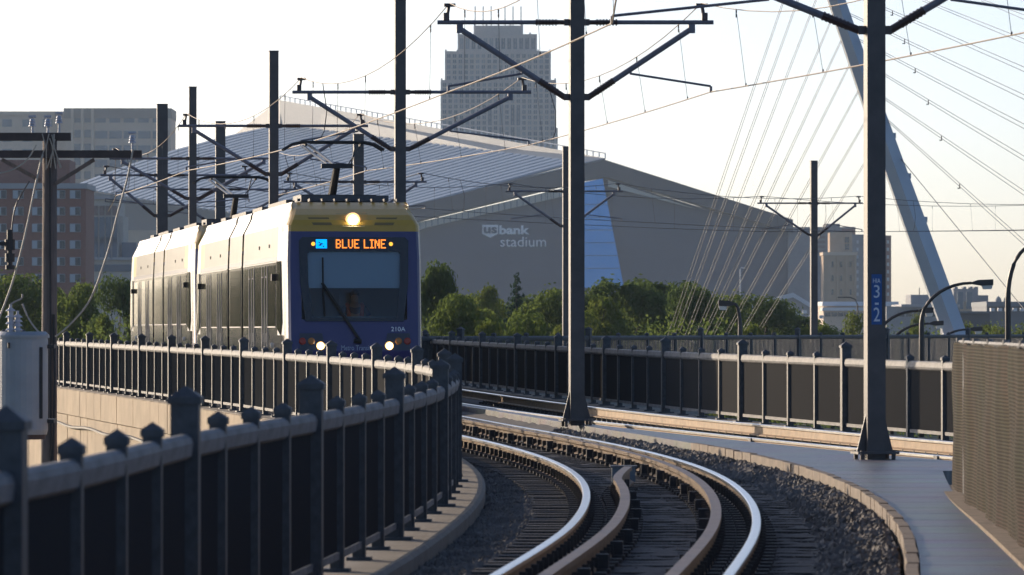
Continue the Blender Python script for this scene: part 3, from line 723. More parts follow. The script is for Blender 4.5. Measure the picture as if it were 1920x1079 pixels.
for end in (0, 1):
    fx = (lambda m: flip(m)) if end else (lambda m: m)
    ns = part('cab_shell', fx(nose()), NM, car, True, smooth=False); cabs.append(ns)
    # black mask round the windscreen, and the screen itself
    outer = [(-.935, 1.57), (.935, 1.57), (1.03, 2.3), (1.045, 3.10), (.98, 3.17), (-.98, 3.17), (-1.045, 3.10), (-1.03, 2.3)]
    inner = [(-.80, 1.64), (.80, 1.64), (.875, 2.3), (.885, 2.85), (.85, 2.90), (-.85, 2.90), (-.885, 2.85), (-.875, 2.3)]
    mk = MB(); n = 8
    vs = [on_front(y, z, .004) for y, z in outer]+[on_front(y, z, .03) for y, z in outer]+[on_front(y, z, .03) for y, z in inner]+[on_front(y, z, -.05) for y, z in inner]
    fs = []
    for i in range(n):
        j = (i+1) % n
        for r0 in (0, 1, 2): fs.append((r0*n+i, r0*n+j, (r0+1)*n+j, (r0+1)*n+i))
    mk.add(vs, fs); part('windscreen_frame', fx(mk), black_m, car, True)
    gl = MB(); gl.add([on_front(y, z, .012) for y, z in inner], [tuple(range(8))]); part('windscreen', fx(gl), wglass_m, car, True)
    bl = MB(); bl.add([on_front(-.92, 2.20, -.06), on_front(.92, 2.20, -.06), on_front(.92, 2.93, -.06), on_front(-.92, 2.93, -.06)], [(0, 1, 2, 3)]); part('sun_blind', fx(bl), blind_m, car, True)
    ci = MB(); ci.box((-1.0, 0, 1.50), (1.3, 2.1, .06)); ci.box((-2.3, 0, 2.2), (.06, 2.4, 1.9)); ci.box((-.75, 0, 1.60), (.4, 1.7, .12)); ci.box((-1.65, .1, 1.75), (.12, .5, .7)); part('cab_interior', fx(ci), cab_m, car, True)
    # roof lamp recess, vents
    rb = MB()
    yz = lambda y, z: (y, z)
    front_poly(rb, [(-.30, 3.63), (.30, 3.63), (.22, 3.37), (-.22, 3.37)], .0, .012); part('lamp_recess', fx(rb), mat('lamp_recess_grey', (.4, .32, .14), .5), car, True)
    for sy_ in (-1, 1):
        vb = MB(); front_poly(vb, [(sy_*.40, 3.40), (sy_*.76, 3.40), (sy_*.86, 3.55), (sy_*.46, 3.55)], .0, .010); part('vent', fx(vb), mat('vent_brown', (.22, .15, .05), .6), car, True)
    gw = mat('lamp_glow_ring', (.5, .35, .15), .3, emit=(1, .5, .14), es=.9)  # emissive ring that paints the warm glow round each lit lamp
    if not end: part('lamp_glow_ring', MB().tube([on_front(0, 3.50, .0), on_front(0, 3.50, 0)+Vector((.05, 0, 0))], [.145, .13], 18), gw, car, True)
    lm = MB(); lm.tube([on_front(0, 3.50, .0), on_front(0, 3.50, 0)+Vector((.09, 0, 0))], [.092, .085], 16); part('roof_lamp', fx(lm), lamp_m if not end else lens_m, car, True)
    for sy_ in (-1, 1):
        hb = MB(); front_poly(hb, [(sy_*.56, 1.02), (sy_*1.05, 1.02), (sy_*1.05, 1.34), (sy_*.62, 1.34)], .002, .012); part('lamp_cluster', fx(hb), mat('cluster_black', (.02, .022, .04), .3), car, True)
        if not end: part('lamp_glow_ring', MB().tube([on_front(sy_*.655, 1.10, .0), on_front(sy_*.655, 1.10, .025)], [.085, .08], 16), gw, car, True)
        for (yy, m_, r_) in ((.655, lamp_m if not end else lens_m, .058), (.83, amber_m, .068), (1.0, red_m, .068)):
            q = MB(); zz = 1.10 if yy < .7 else 1.19
            q.tube([on_front(sy_*yy, zz, .0), on_front(sy_*yy, zz, 0)+Vector((.035, 0, 0)), on_front(sy_*yy, zz, 0)+Vector((.05, 0, 0))], [r_, r_, r_*.7], 14)
            part({.655: 'headlight', .83: 'turn_signal', 1.0: 'tail_light'}[yy], fx(q), m_, car, True)
    wp = MB(); wp.tube([on_front(.08, 1.22, .05), on_front(-.62, 2.30, .10)], .032, 6); wp.tube([on_front(.12, 1.18, .05), on_front(-.02, 1.20, .05)], .05, 6); wp.tube([on_front(-.60, 2.78, .07), on_front(-.60, 2.2, .08), on_front(-.57, 1.66, .07)], .018, 5)
    part('wiper', fx(wp), rubber_m, car, True)
    bp = MB(); bp.box((.10, 0, .62), (.30, 1.9, .26)); bp.box((.30, 0, .62), (.22, .3, .22)); part('bumper', fx(bp), mat('bumper_grey', (.1, .11, .16), .5), car, True)
# destination sign (dot matrix), markers, fleet number
FONT = {'B': ['1110', '1001', '1001', '1110', '1001', '1001', '1110'], 'L': ['1000']*6+['1111'], 'U': ['1001']*6+['0110'], 'E': ['1111', '1000', '1000', '1110', '1000', '1000', '1111'], 'I': ['111', '010', '010', '010', '010', '010', '111'], 'N': ['1001', '1101', '1101', '1011', '1011', '1001', '1001'], ' ': ['00']*7}
db = MB(); x = -.33; dot = .0245
for ch in 'BLUE LINE':
    g = FONT[ch]
    for r_, row in enumerate(g):
        for c_, v in enumerate(row):
            if v == '1': db.box(on_front(x+c_*dot, 3.115-r_*dot, .036), (.006, dot*.96, dot*.90))
    x += (len(g[0])+.75)*dot
o = part('destination_sign', db, led_m, car, True); o['label'] = 'orange dot letters reading BLUE LINE'
bb = MB(); rr = random.Random(3)
for r_ in range(7):
    for c_ in range(8):
        if not (1 < r_ < 6 and c_ in (2, 3, 4, 5) and rr.random() < .3): bb.box(on_front(-.71+c_*dot*1.08, 3.115-r_*dot, .036), (.006, dot, dot*.9))
part('line_symbol', bb, ledb_m, car, True)
for yy in (-.775, .71): part('marker_light', MB().tube([on_front(yy, 3.04, .03), on_front(yy, 3.04, .045)], .038, 10), ledy_m, car, True)
fr = (R(90), 0, R(90))
put_text('fleet_number', '210A', .12, on_front(.83, 1.42, .004), (R(90-8.5), 0, R(90)), lett_m, car, .002, .0, .27, .085)
put_text('operator_name', 'Metro Transit', .1, on_front(.02, 1.065, .006), (R(90-8.5), 0, R(90)), mat('dim_lettering', (.35, .37, .45), .6), car, .002, .0, .56, .095)
# sides: windows, doors, seams, cab windows on both flanks
def side_panel(nm, x0, x1, z0, z1, m_, sgn, proud=.006, seams=0, cols=1):
    mb = MB()
    for c_ in range(cols):
        a, b = x0+(x1-x0)*c_/cols+.02, x0+(x1-x0)*(c_+1)/cols-.02
        mb.prism([(a, sgn*(hw_(z0)+.0), z0), (b, sgn*(hw_(z0)), z0), (b, sgn*hw_(z1), z1), (a, sgn*hw_(z1), z1)], (0, sgn*proud, 0))
    return part(nm, mb, m_, car, True)
line_m = mat('pale_trim', (.38, .36, .33), .4)
for sgn in (-1, 1):
    layouts = [[(-2.5, -4.5, 'w'), (-4.6, -6.0, 'd'), (-6.15, -8.1, 'w'), (-8.25, -9.65, 'd'), (-9.8, -11.35, 'w')], [(-12.25, -15.65, 'w')], [(-16.6, -18.2, 'w'), (-18.35, -19.75, 'd'), (-19.9, -21.9, 'w'), (-22.05, -23.45, 'd'), (-23.55, -25.5, 'w')]]
    for L in layouts:
        for (b, a, k) in L:
            if k == 'w':
                side_panel('window', a, b, 1.48, 2.66, glass_m, sgn, .006, cols=1)
                tr = MB(); tr.box(((a+b)/2, sgn*(1.327), 1.46), (b-a, .012, .022)); part('trim', tr, line_m, car, True)
            else:
                d = side_panel('door', a, b, .45, 2.66, glass_m, sgn, .010, cols=2)
                hb = MB()
                for q in (a, (a+b)/2, b): hb.box((q, sgn*1.334, 1.56), (.035, .014, 2.2))
                for q in (a+.2, b-.2): hb.box((q, sgn*1.34, 2.45), (.16, .014, .02)); hb.box((q, sgn*1.34, 1.25), (.03, .014, .18)); hb.box((q, sgn*1.34, .85), (.03, .014, .18))
                part('door_trim', hb, line_m, car, True)
    tb = MB()
    for (a, b, en) in secs: tb.box(((a+b)/2, sgn*1.329, 2.72), (b-a-.1, .012, .022))
    part('trim', tb, line_m, car, True)
    vb = MB()
    for xq in (-4.2, -6.9, -18.9, -22.3): vb.box((xq, sgn*1.315, 3.05), (.18, .03, .07))
    part('marker', vb, rubber_m, car, True)
    for xq in (-3.4, -24.6):
        part('side_lamp', MB().tube([(xq, sgn*1.32, 1.1), (xq, sgn*1.36, 1.1)], [.06, .045], 10), lens_m, car, True)
        part('camera', MB().box((xq+1.0*(1 if xq > -10 else -1), sgn*1.37, 2.42), (.22, .09, .13)), rubber_m, car, True)
    for xc in (0, 1):
        mb = MB(); pl = [(-1.95, 1.45), (-1.0, 1.30), (-.74, 1.55), (-.98, 2.72), (-1.90, 2.72)]
        def yk(x): return float(np.interp(x, [-2, -1.5, -1.1, -.75, -.45], [1, 1, 1, .998, .99]))*1.325
        vs = [(x, sgn*(yk(x)+.012), z) for x, z in pl]
        if xc: vs = [(-CARL-x, y, z) for x, y, z in vs]
        mb.prism(vs, (0, sgn*.012, 0)); part('cab_side_window', mb, glass_m, car, True)
# roof gear and pantograph
rg = MB()
for (a, b) in ((-3.8, -2.2), (-10.8, -6.0), (-15.4, -12.6), (-22.0, -17.5), (-25.8, -24.2)): rg.box(((a+b)/2, 0, 3.95), (b-a, 1.7, .12))
for k in range(9): rg.box((-1.75, -.95+k*.24, 3.905), (.5, .06, .05))
part('roof_equipment', rg, roofd_m, car, True)
pn = MB(); pn.box((-4.6, 0, 4.02), (1.8, 1.5, .08)); part('pantograph_base', pn, dark_m, car, True)
pa = MB(); pa.tube([(-5.2, 0, 4.05), (-4.0, 0, 4.62)], [.085, .07], 8); pa.box((-4.0, 0, 4.63), (.16, .62, .09)); part('pantograph_lower_arm', pa, dark_m, car, True)
pu = MB(); pu.tube([(-4.0, -.18, 4.66), (-4.9, -.62, 5.06)], .026, 8); pu.tube([(-4.0, -.06, 4.66), (-4.9, -.50, 5.09)], .03, 8); part('pantograph_upper_arm', pu, bright_m, car, True)
pu = MB(); pu.tube([(-4.0, .28, 4.66), (-4.9, .45, 5.08)], .014, 6); pu.tube([(-4.0, .22, 4.66), (-4.9, .55, 5.06)], .012, 6); part('pantograph_upper_arm', pu, dark_m, car, True)
ph = MB()
for dx in (-.18, .18): ph.tube([(-4.9+dx, -1.0, 4.97), (-4.9+dx, -.82, 5.08), (-4.9+dx, -.62, 5.125), (-4.9+dx, .62, 5.125), (-4.9+dx, .82, 5.08), (-4.9+dx, 1.0, 4.97)], .032, 6)
ph.box((-4.9, -.55, 5.07), (.4, .05, .04)); ph.box((-4.9, .55, 5.07), (.4, .05, .04)); part('pantograph_head', ph, dark_m, car, True)
for xb in (-3.6, -14, -24.4):
    bg_ = MB(); bg_.box((xb, 0, .42), (1.5, 1.7, .22))
    for dx in (-.9, .9):
        for sy_ in (-1, 1): bg_.cyl((xb+dx, sy_*.72, .33), .33, .13, 'Y', 18)
    part('bogie', bg_, dark_m, car, True)
car2 = copy_tree(car, None, ('destination_sign', 'line_symbol', 'fleet_number', 'operator_name', 'marker_light'))
car2['label'] = 'trailing light rail car coupled behind, only its side and roof end visible'
for o in car2.children:
    if o.name.split('.')[0] in ('headlight', 'roof_lamp') and o.data.materials[0] == lamp_m:
        o.material_slots[0].link = 'OBJECT'; o.material_slots[0].material = lens_m
def place(o, y0, x0=None):
    x0 = CL(y0) if x0 is None else x0; y1 = y0+CARL*.993; x1 = CL(y1)
    o.location = (x0, y0, zr(y0)); o.rotation_euler = (0, -math.atan2(zr(y0)-zr(y1), CARL)*-1*0, math.atan2(y0-y1, x0-x1))
place(car, 108); place(car2, 136.6)
# driver
def skinned(name, verts, edges, radii, m, parent, root=0, sub=2):
    me = bpy.data.meshes.new(name); me.from_pydata(verts, edges, []); o = bpy.data.objects.new(name, me); COL.objects.link(o)
    md = o.modifiers.new('skin', 'SKIN'); md.use_smooth_shade = True
    for i, r_ in enumerate(radii): me.skin_vertices[0].data[i].radius = (r_, r_*.8) if not isinstance(r_, tuple) else r_
    me.skin_vertices[0].data[root].use_root = True
    sb = o.modifiers.new('sub', 'SUBSURF'); sb.levels = sub; sb.render_levels = sub
    dg = bpy.context.evaluated_depsgraph_get(); m2 = bpy.data.meshes.new_from_object(o.evaluated_get(dg)); bpy.data.objects.remove(o)
    m2.materials.clear(); m2.materials.append(m); m2.name = name
    return link(name, m2, parent)
dv = thing('person', 'driver in an orange and lime safety vest seated behind the windscreen', 'person')
a_ = car.rotation_euler.z; M4 = Matrix.Translation(car.location) @ Matrix.Rotation(a_, 4, 'Z')
dv.location = M4 @ Vector((-1.30, .11, 1.45)); dv.rotation_euler = (0, 0, a_)
V = [(0, 0, .02), (0, 0, .22), (.0, 0, .40), (.01, 0, .47), (.02, 0, .56), (.03, 0, .66), (0, .20, .37), (.08, .29, .18), (.30, .22, .12), (.38, .20, .13), (0, -.20, .37), (.08, -.29, .18), (.30, -.22, .12), (.38, -.20, .13), (.2, .1, -.02), (.45, .12, -.02), (.2, -.1, -.02), (.45, -.12, -.02)]
Ed = [(0, 1), (1, 2), (2, 3), (3, 4), (4, 5), (2, 6), (6, 7), (7, 8), (8, 9), (2, 10), (10, 11), (11, 12), (12, 13), (0, 14), (14, 15), (0, 16), (16, 17)]
Rd = [.15, .16, .12, .055, .085, .07, .07, .05, .038, .03, .07, .05, .038, .03, .08, .07, .08, .07]
skinned('body', V, Ed, Rd, skin_m, dv)
for sgn in (-1, 1):
    vb = MB(); vb.tube([(.10, sgn*.12, .08), (.135, sgn*.125, .25), (.07, sgn*.14, .42), (-.05, sgn*.14, .45), (-.13, sgn*.13, .3)], [.035, .045, .045, .04, .05], 8); part('vest_strap', vb, orange_m, dv, True, True)
vb = MB(); vb.tube([(.15, -.14, .16), (.17, 0, .15), (.15, .14, .16)], [.05, .05, .05], 8); part('vest_band', vb, lime_m, dv, True, True)
skinned('shirt', [(0, 0, .02), (0, 0, .22), (0, 0, .385), (0, .2, .37), (.08, .285, .19), (0, -.2, .37), (.08, -.285, .19)], [(0, 1), (1, 2), (2, 3), (3, 4), (2, 5), (5, 6)], [.158, .168, .128, .08, .062, .08, .062], shirt_m, dv)
hb = MB(); hb.tube([(-.03, 0, .56), (-.02, 0, .66), (.0, 0, .73)], [.088, .097, .04], 10); part('hair', hb, hair_m, dv, True, True)

# ------------------------------------------------------------------ utility pole, transformer, cables
UY = 76; us = UY/F
ux = (92-960)*us
up_ = thing('utility_pole', 'weathered wooden utility pole with two dark crossarms at the left edge', 'utility pole', (ux, UY, -6.6))
zz = lambda py: H-(py-HY)*us
part('trunk', MB().tube([(ux-.0, UY, -6.6), (ux, UY, 0), (ux+.01, UY, zz(250))], [.15, .108, .095], 14), upole_m, up_, smooth=True)
def ubox(px0, px1, py0, py1, y, d): return MB().box(((px0+px1)/2*us-960*us, y, (zz(py0)+zz(py1))/2), ((px1-px0)*us, d, abs(py1-py0)*us))
part('crossarm', ubox(-60, 134, 250, 265, UY-.13, .10), xarm_m, up_); part('crossarm', ubox(-60, 267, 283, 297, UY-.14, .10), xarm_m, up_)
for (a, b) in (((78, 340), (5, 300)), ((106, 345), (178, 300))):
    part('brace', MB().beam((a[0]*us-960*us, UY-.12, zz(a[1])), (b[0]*us-960*us, UY-.12, zz(b[1])), .05, .05), upole_m, up_)
def insul(px, py, y):
    x = px*us-960*us; mb = MB(); z = zz(py); mb.tube([(x, y, z-.14), (x, y, z+.0)], .016, 6)
    for k in range(3): mb.tube([(x, y, z+.035*k), (x, y, z+.02+.035*k), (x, y, z+.033+.035*k)], [.05-.006*k, .042-.006*k, .022], 10)
    mb.tube([(x-.05, y, z+.13), (x+.05, y, z+.13)], .02, 6); part('insulator', mb, porc_m, up_)
for (px, py) in ((91, 238), (112, 232), (249, 269), (62, 238)): insul(px, py, UY-.13)
wp_ = MB(); rr = random.Random(5)
for k in range(7):
    x = ux+rr.uniform(-.1, .1); wp_.tube([(x, UY-.22, zz(252+rr.uniform(0, 12))), (x+rr.uniform(-.06, .06), UY-.23, zz(275)), (x+rr.uniform(-.09, .09), UY-.2, zz(310+rr.uniform(0, 10)))], .008, 4)
part('lead_wire', wp_, cable_m, up_)
cl_ = MB(); cl_.tube([(ux+.02, UY-.13, zz(260)), (ux+.03, UY-.13, zz(600)), (ux+.04, UY-.14, zz(870))], .012, 5); cl_.tube([(ux+.07, UY-.1, zz(590)), (ux+.09, UY-.12, zz(700)), (ux+.06, UY-.14, zz(900))], .018, 5); part('conduit', cl_, dark_m, up_)
ty = 72; ts = ty/F; tx = (43-960)*ts; tz = lambda py: H-(py-HY)*ts
tr_ = thing('transformer', 'grey pole mounted transformer tank with ribbed bushings at the left edge', 'transformer', (tx, ty, tz(815)))
rad = 47*ts
tk = MB(); tk.tube([(tx, ty, tz(815)), (tx, ty, tz(806)), (tx, ty, tz(640)), (tx, ty, tz(632))], [rad*.96, rad, rad, rad*.98], 28); part('tank', tk, can_m, tr_, smooth=False)
ld = MB(); ld.tube([(tx, ty, tz(634)), (tx, ty, tz(629)), (tx, ty, tz(622))], [rad*1.06, rad*1.06, rad*.9], 28); part('lid', ld, can_m, tr_)
for (px, top) in ((20, 578), (33, 590)):
    bx = (px-960)*ts; q = MB(); n = 4
    q.tube([(bx, ty, tz(624)), (bx, ty, tz(top))], .035, 8)
    for k in range(n): z = tz(618)+(tz(top+4)-tz(618))*k/(n-1); q.tube([(bx, ty, z-.012), (bx, ty, z+.012)], [.065, .045], 12)
    q.tube([(bx, ty, tz(top)), (bx, ty, tz(top-7))], .018, 6); part('bushing', q, porc_m, tr_)
part('hanger', MB().box((tx+rad+.02, ty+.2, tz(650)), (.12, .5, .05)).box((tx+rad+.02, ty+.2, tz(790)), (.12, .5, .05)), dark_m, tr_)
pf = MB().box((tx+rad*.78, ty-rad*.66, tz(718)), (.04, .03, .9)); part('earth_strap', pf, dark_m, tr_)
part('plate', MB().box((tx-.15, ty-rad-.005, tz(648)), (.03, .02, .07), .3), dark_m, tr_)
part('base_ring', MB().tube([(tx, ty, tz(824)), (tx, ty, tz(815))], [rad*.9, rad*.9], 24), mat('rust_dark', (.09, .06, .05), .8), tr_)
def cable(label, pts, r, m=cable_m, Y=UY-.3):
    ctrl = [Vector(((p[0]-960)/F*Y_, Y_, H-(p[1]-HY)/F*Y_)) for p in pts for Y_ in [p[2] if len(p) > 2 else Y]]
    out = []; n = len(ctrl)
    for i in range(n-1):
        p0, p1, p2, p3 = ctrl[max(i-1, 0)], ctrl[i], ctrl[i+1], ctrl[min(i+2, n-1)]
        for k in range(8):
            t = k/8; out.append(.5*((2*p1)+(p2-p0)*t+(2*p0-5*p1+4*p2-p3)*t*t+(3*p1-p0-3*p2+p3)*t**3))
    out.append(ctrl[-1]); single('cable', MB().tube(out, r, 6), m, label, 'cable', 'hanging cables at the utility pole', smooth=True)
cable('pale cable sagging from the right crossarm insulator down to the railing', [(249, 280), (240, 330), (221, 400), (200, 480), (170, 560), (135, 605), (104, 632)], .013)
cable('thin pale cable running steeply from the crossarm past the transformer', [(80, 290), (66, 350), (45, 450), (20, 540), (-15, 630)], .014)
cable('short looped lead from transformer bushing to the pole', [(42, 570), (55, 600), (75, 625), (90, 628)], .012, Y=ty-.1)
cable('curled lead on top of the transformer bushing', [(20, 571), (28, 566), (40, 560), (42, 552)], .012, Y=ty-.1)
cable('pale cable sagging left of the pole under the upper crossarm', [(-20, 328), (20, 320), (50, 300), (68, 272)], .010)
cable('thin dark cable bending down left of the wooden pole', [(55, 340), (30, 385), (22, 430), (20, 460)], .010, wired_m)
fu = thing('fuse_cutout', 'dark fuse cutout hanging left of the pole in front of the brown building', 'fuse', ((20-960)*us, UY-.3, zz(500)))
q = MB()
for (a, b, r_) in ((432, 450, .04), (450, 470, .07), (470, 476, .03), (476, 492, .065), (492, 498, .03), (498, 506, .06)): q.tube([((22-960)*us, UY-.3, zz(a)), ((22-960)*us, UY-.3, zz(b))], r_, 8)
q.box(((8-960)*us, UY-.3, zz(458)), (.2, .05, .05)); part('fuse_body', q, dark_m, fu)

# ------------------------------------------------------------------ street lamps
def street_lamp(label, base_px, head, Y, bend, hl=38, g='street lamps along the road'):
    s = Y/F; X = (base_px-960)*s; hx, hz = (head[0]-960)*s, H-(head[1]-HY)*s
    t = thing('street_lamp', label, 'street lamp', (X, Y, -6.6), 0, g)
    pts = [Vector((X, Y, -6.6)), Vector((X, Y, H-(bend[1]-HY)*s))]
    z0 = pts[-1].z; n = 9
    for k in range(1, n+1):
        th = k/n*math.pi/2; pts.append(Vector((X+(hx-X)*(1-math.cos(th)), Y, z0+(hz-z0)*math.sin(th))))
    rs = [.095, .08]+[.07-.025*k/n for k in range(1, n+1)]
    part('lamp_pole', MB().tube(pts, rs, 8), lamp_h_m, t, smooth=True)
    sg = 1 if hx > X else -1; hw2 = hl*s
    hd = MB(); hd.prism([(hx, Y-.14, hz+.03), (hx+sg*hw2*.3, Y-.14, hz+.10), (hx+sg*hw2, Y-.14, hz+.12), (hx+sg*hw2, Y-.14, hz-.07), (hx+sg*hw2*.45, Y-.14, hz-.09), (hx, Y-.14, hz-.04)], (0, .28, 0)); part('lamp_head', hd, lamp_h_m, t)
    ln = MB(); ln.prism([(hx+sg*hw2*.46, Y-.12, hz-.09), (hx+sg*hw2*.98, Y-.12, hz-.07), (hx+sg*hw2*.92, Y-.12, hz-.20), (hx+sg*hw2*.52, Y-.12, hz-.21)], (0, .24, 0)); part('lens', ln, lens_m, t)
street_lamp('single street lamp facing left in front of the round trees', 1388, (1377, 570), 190, (0, 620), 30)
street_lamp('largest street lamp with a long curved arm right of the near pole', 1728, (1822, 531), 185, (0, 605), 40)
street_lamp('street lamp with flat head just right of the number plate', 1645, (1722, 583), 205, (0, 640), 28)
street_lamp('low street lamp with lit lens crossing the foot of the leaning mast', 1672, (1742, 607), 235, (0, 650), 27)
street_lamp('smallest street lamp in front of the mast base', 1762, (1815, 618), 265, (0, 650), 27)
street_lamp('tall dark street lamp cut by the right edge of the view', 1890, (1936, 462), 160, (0, 560), 40)

# ------------------------------------------------------------------ leaning mast of the cable-stayed bridge
br = thing('cable_stayed_bridge', 'leaning pale mast of a cable stayed bridge with fanned stay cables', 'bridge', P(1790, 650, 310))
Yb = 310; mp = [(1555, -40), (1582, 40), (1609, 118), (1640, 208), (1673, 302), (1711, 408), (1748, 510), (1792, 632)]
mb = MB(); wds = [31, 33, 35, 37, 40, 43, 44, 44]
pts = [P(a, b, Yb) for a, b in mp]; sw = [q*Yb/F for q in wds]
for i, p in enumerate(pts):
    hw2 = sw[i]/2; mb.v += [(p.x-hw2, Yb-.6, p.z), (p.x-hw2*.1, Yb-1.1, p.z), (p.x+hw2, Yb-.5, p.z), (p.x+hw2, Yb+.7, p.z), (p.x-hw2, Yb+.7, p.z)]
for i in range(len(pts)-1):
    for k in range(5): mb.f.append((i*5+k, i*5+(k+1) % 5, (i+1)*5+(k+1) % 5, (i+1)*5+k)); mb.m.append(0)
mb.f.append((0, 1, 2, 3, 4)); mb.m.append(0); part('mast', mb, mast_m, br)
part('mast_footing', MB().box(P(1795, 660, Yb), (4, 4, 1.8)), deckc_m, br)
def mast_pt(t, side):
    i = min(int(t*(len(mp)-1)), len(mp)-2); u = t*(len(mp)-1)-i; a = pts[i]+(pts[i+1]-pts[i])*u; return a+Vector((side*sw[i]*.5, 0, 0))
st_m = mat('stay_steel', (.09, .09, .10), .5)
lefts = [((1241, 632), (1480, -30)), ((1254, 632), (1507, -30)), ((1271, 632), (1538, -20)), ((1288, 632), (1559, 37)), ((1300, 632), (1577, 77)), ((1314, 632), (1593, 122)), ((1338, 632), (1610, 170)), ((1363, 632), (1632, 212)), ((1390, 632), (1652, 258))]
for k, (b_, t_) in enumerate(lefts):
    for d in (-1, 1):
        q = MB().tube([P(t_[0]+d*1.2, t_[1], Yb), P(b_[0]+d*3.2, b_[1]+40, Yb+30)], .016, 5); part('stay_cable', q, st_m, br)
rights = [((1590, 25), (1920, 182)), ((1607, 73), (1920, 237)), ((1625, 120), (1920, 297)), ((1640, 172), (1920, 362)), ((1660, 222), (1920, 455)), ((1684, 292), (1920, 580)), ((1600, -10), (1920, 130)), ((1730, 0), (1920, 77)), ((1840, 0), (1920, 32))]
damp = [(.305, 1), (.33, 1), (.37, 1), (.42, 1), (.5, 1), (0, 0), (.22, 1), (0, 0), (0, 0)]
for k, (a, b) in enumerate(rights):
    pa_, pb_ = P(a[0], a[1], Yb), P(b[0]+(b[0]-a[0])*.12, b[1]+(b[1]-a[1])*.12, Yb-25)
    for d in ((-.05, .05) if k != 5 else (0,)):
        q = MB().tube([pa_+Vector((0, 0, d)), pb_+Vector((0, 0, d*2.4))], .024 if k == 5 else .017, 5); part('stay_cable', q, st_m, br)
    if damp[k][1]:
        c = pa_+(pb_-pa_)*damp[k][0]; q = MB().box(c-Vector((0, 0, .05)), (.05, .05, .22)).box(c-Vector((.04, 0, .18)), (.15, .05, .05)); part('damper', q, dark_m, br)
for k in range(7):
    c = mast_pt(.06+.11*k, 1); q = MB().box(c+Vector((.03, -.2, 0)), (.2, .2, .3)); part('cable_anchor', q, mast_m, br)

# ------------------------------------------------------------------ stadium
SY = 2300
stad = thing('stadium', 'huge dark stadium with a ribbed silver roof and a pale wall sign', 'stadium', (P(1135, 640, SY).x, SY, -6.6))
def poly3(pl, Y): return [P(a, b, Y if len(r_) == 0 else r_[0]) for (a, b, *r_) in pl]
def slab(nm, pl, Y, th, m_, **k): return part(nm, MB().prism(poly3(pl, Y), (0, th, 0)), m_, stad, **k)
slab('wall', [(560, 720), (560, 470), (790, 418), (1132, 334), (1300, 385), (1487, 436), (1487, 720)], SY+4, 40, zinc_m, label='dark zinc front wall')
slab('fascia', [(700, 438), (700, 405), (780, 383), (1135, 300), (1487, 412), (1487, 437), (1300, 380), (1135, 331), (1100, 337), (800, 410)], SY-4, 30, fascia_m)
slab('clerestory', [(770, 438), (770, 421), (1094, 344), (1094, 360), (800, 427)], SY-.5, 3, cler_m)
for k in range(28):
    a = 775+11.4*k; yt = 421-(a-770)*.2377; q = slab('mullion', [(a, yt+15), (a, yt+1), (a+1.2, yt+1), (a+1.2, yt+15)], SY-1.2, .6, mull_m)
slab('clerestory', [(1140, 338), (1155, 343), (1305, 392), (1140, 350)], SY-.5, 3, cler_m)
slab('glass_prism', [(1094, 540), (1094, 342), (1130, 335), (1170, 540)], SY-2.5, 3, prism_m, label='tall blue glazed wedge')
for k in range(7):
    yy = 360+24*k; q = slab('mullion', [(1094.5, yy), (1094.5, yy-1), (1133+.18*(yy-345), yy-1), (1133+.18*(yy-345), yy)], SY-3.2, .5, mull_m)
slab('side_wall', [(1487, 720, SY+4), (1487, 425, SY+4), (1545, 448, SY+160), (1560, 490, SY+160), (1545, 560, SY+160), (1545, 720, SY+160)], SY, 8, pale_glass_m, label='pale glazed end wall')
slab('white_band', [(1400, 572), (1487, 549), (1545, 584), (1545, 592), (1487, 558), (1400, 582)], SY-1, 2, whitepanel_m)
# roof: ridge and eave lines, ruled between; every seam strip a panel
rid = [P(525, 236, 2560), P(1085, 306, SY)]; eav = [P(135, 352, 2600), P(640, 425, SY)]
NP = 42
def rp(t): return rid[0]+(rid[1]-rid[0])*t
def ep(t):
    p = eav[0]+(eav[1]-eav[0])*t; return p+Vector((0, 0, -1.5*math.sin(t*math.pi)))
for k in range(NP):
    t0, t1 = k/NP, (k+.58)/NP; t2 = (k+1)/NP
    mb = MB(); up = Vector((0, 0, .75)); SEG = 4
    def rl_(t, q): return rp(t)+(ep(t)-rp(t))*q+Vector((0, 0, 2.6*math.sin(math.pi*q)*(1-t)**2))
    for q_ in range(SEG):
        qa, qb = q_/SEG, (q_+1)/SEG
        mb.add([rl_(t0, qa)+up, rl_(t1, qa)+up, rl_(t1, qb)+up, rl_(t0, qb)+up, rl_(t0, qa), rl_(t1, qa), rl_(t1, qb), rl_(t0, qb), rl_(t2, qa), rl_(t2, qb)],
               [(0, 1, 2, 3), (1, 5, 6, 2), (0, 3, 7, 4), (5, 8, 9, 6)], [0, 0, 0, 1])
    part('roof_panel', mb, [sroof_m, seam_shade_m], stad)
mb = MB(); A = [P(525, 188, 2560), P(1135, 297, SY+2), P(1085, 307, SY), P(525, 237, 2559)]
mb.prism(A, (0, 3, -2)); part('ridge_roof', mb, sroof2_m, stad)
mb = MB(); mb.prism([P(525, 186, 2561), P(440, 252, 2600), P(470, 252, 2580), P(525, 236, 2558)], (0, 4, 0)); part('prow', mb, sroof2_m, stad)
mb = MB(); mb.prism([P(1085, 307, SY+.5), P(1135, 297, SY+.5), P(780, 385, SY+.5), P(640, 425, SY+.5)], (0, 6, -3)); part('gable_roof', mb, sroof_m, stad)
rl = MB()
for k in range(60):
    t = k/59; p = A[0]+(A[1]-A[0])*t; rl.tube([p, p+Vector((0, 0, 2.0))], .25, 4)
rl.tube([A[0]+Vector((0, 0, 2)), A[1]+Vector((0, 0, 2))], .22, 4); part('ridge_rail', rl, whitepanel_m, stad)
mb = MB(); mb.prism([P(225, 432, 2590), P(300, 432, 2590), P(300, 470, 2590), P(225, 470, 2590)], (0, 20, 0)); part('end_wall', mb, stoneb_m, stad)
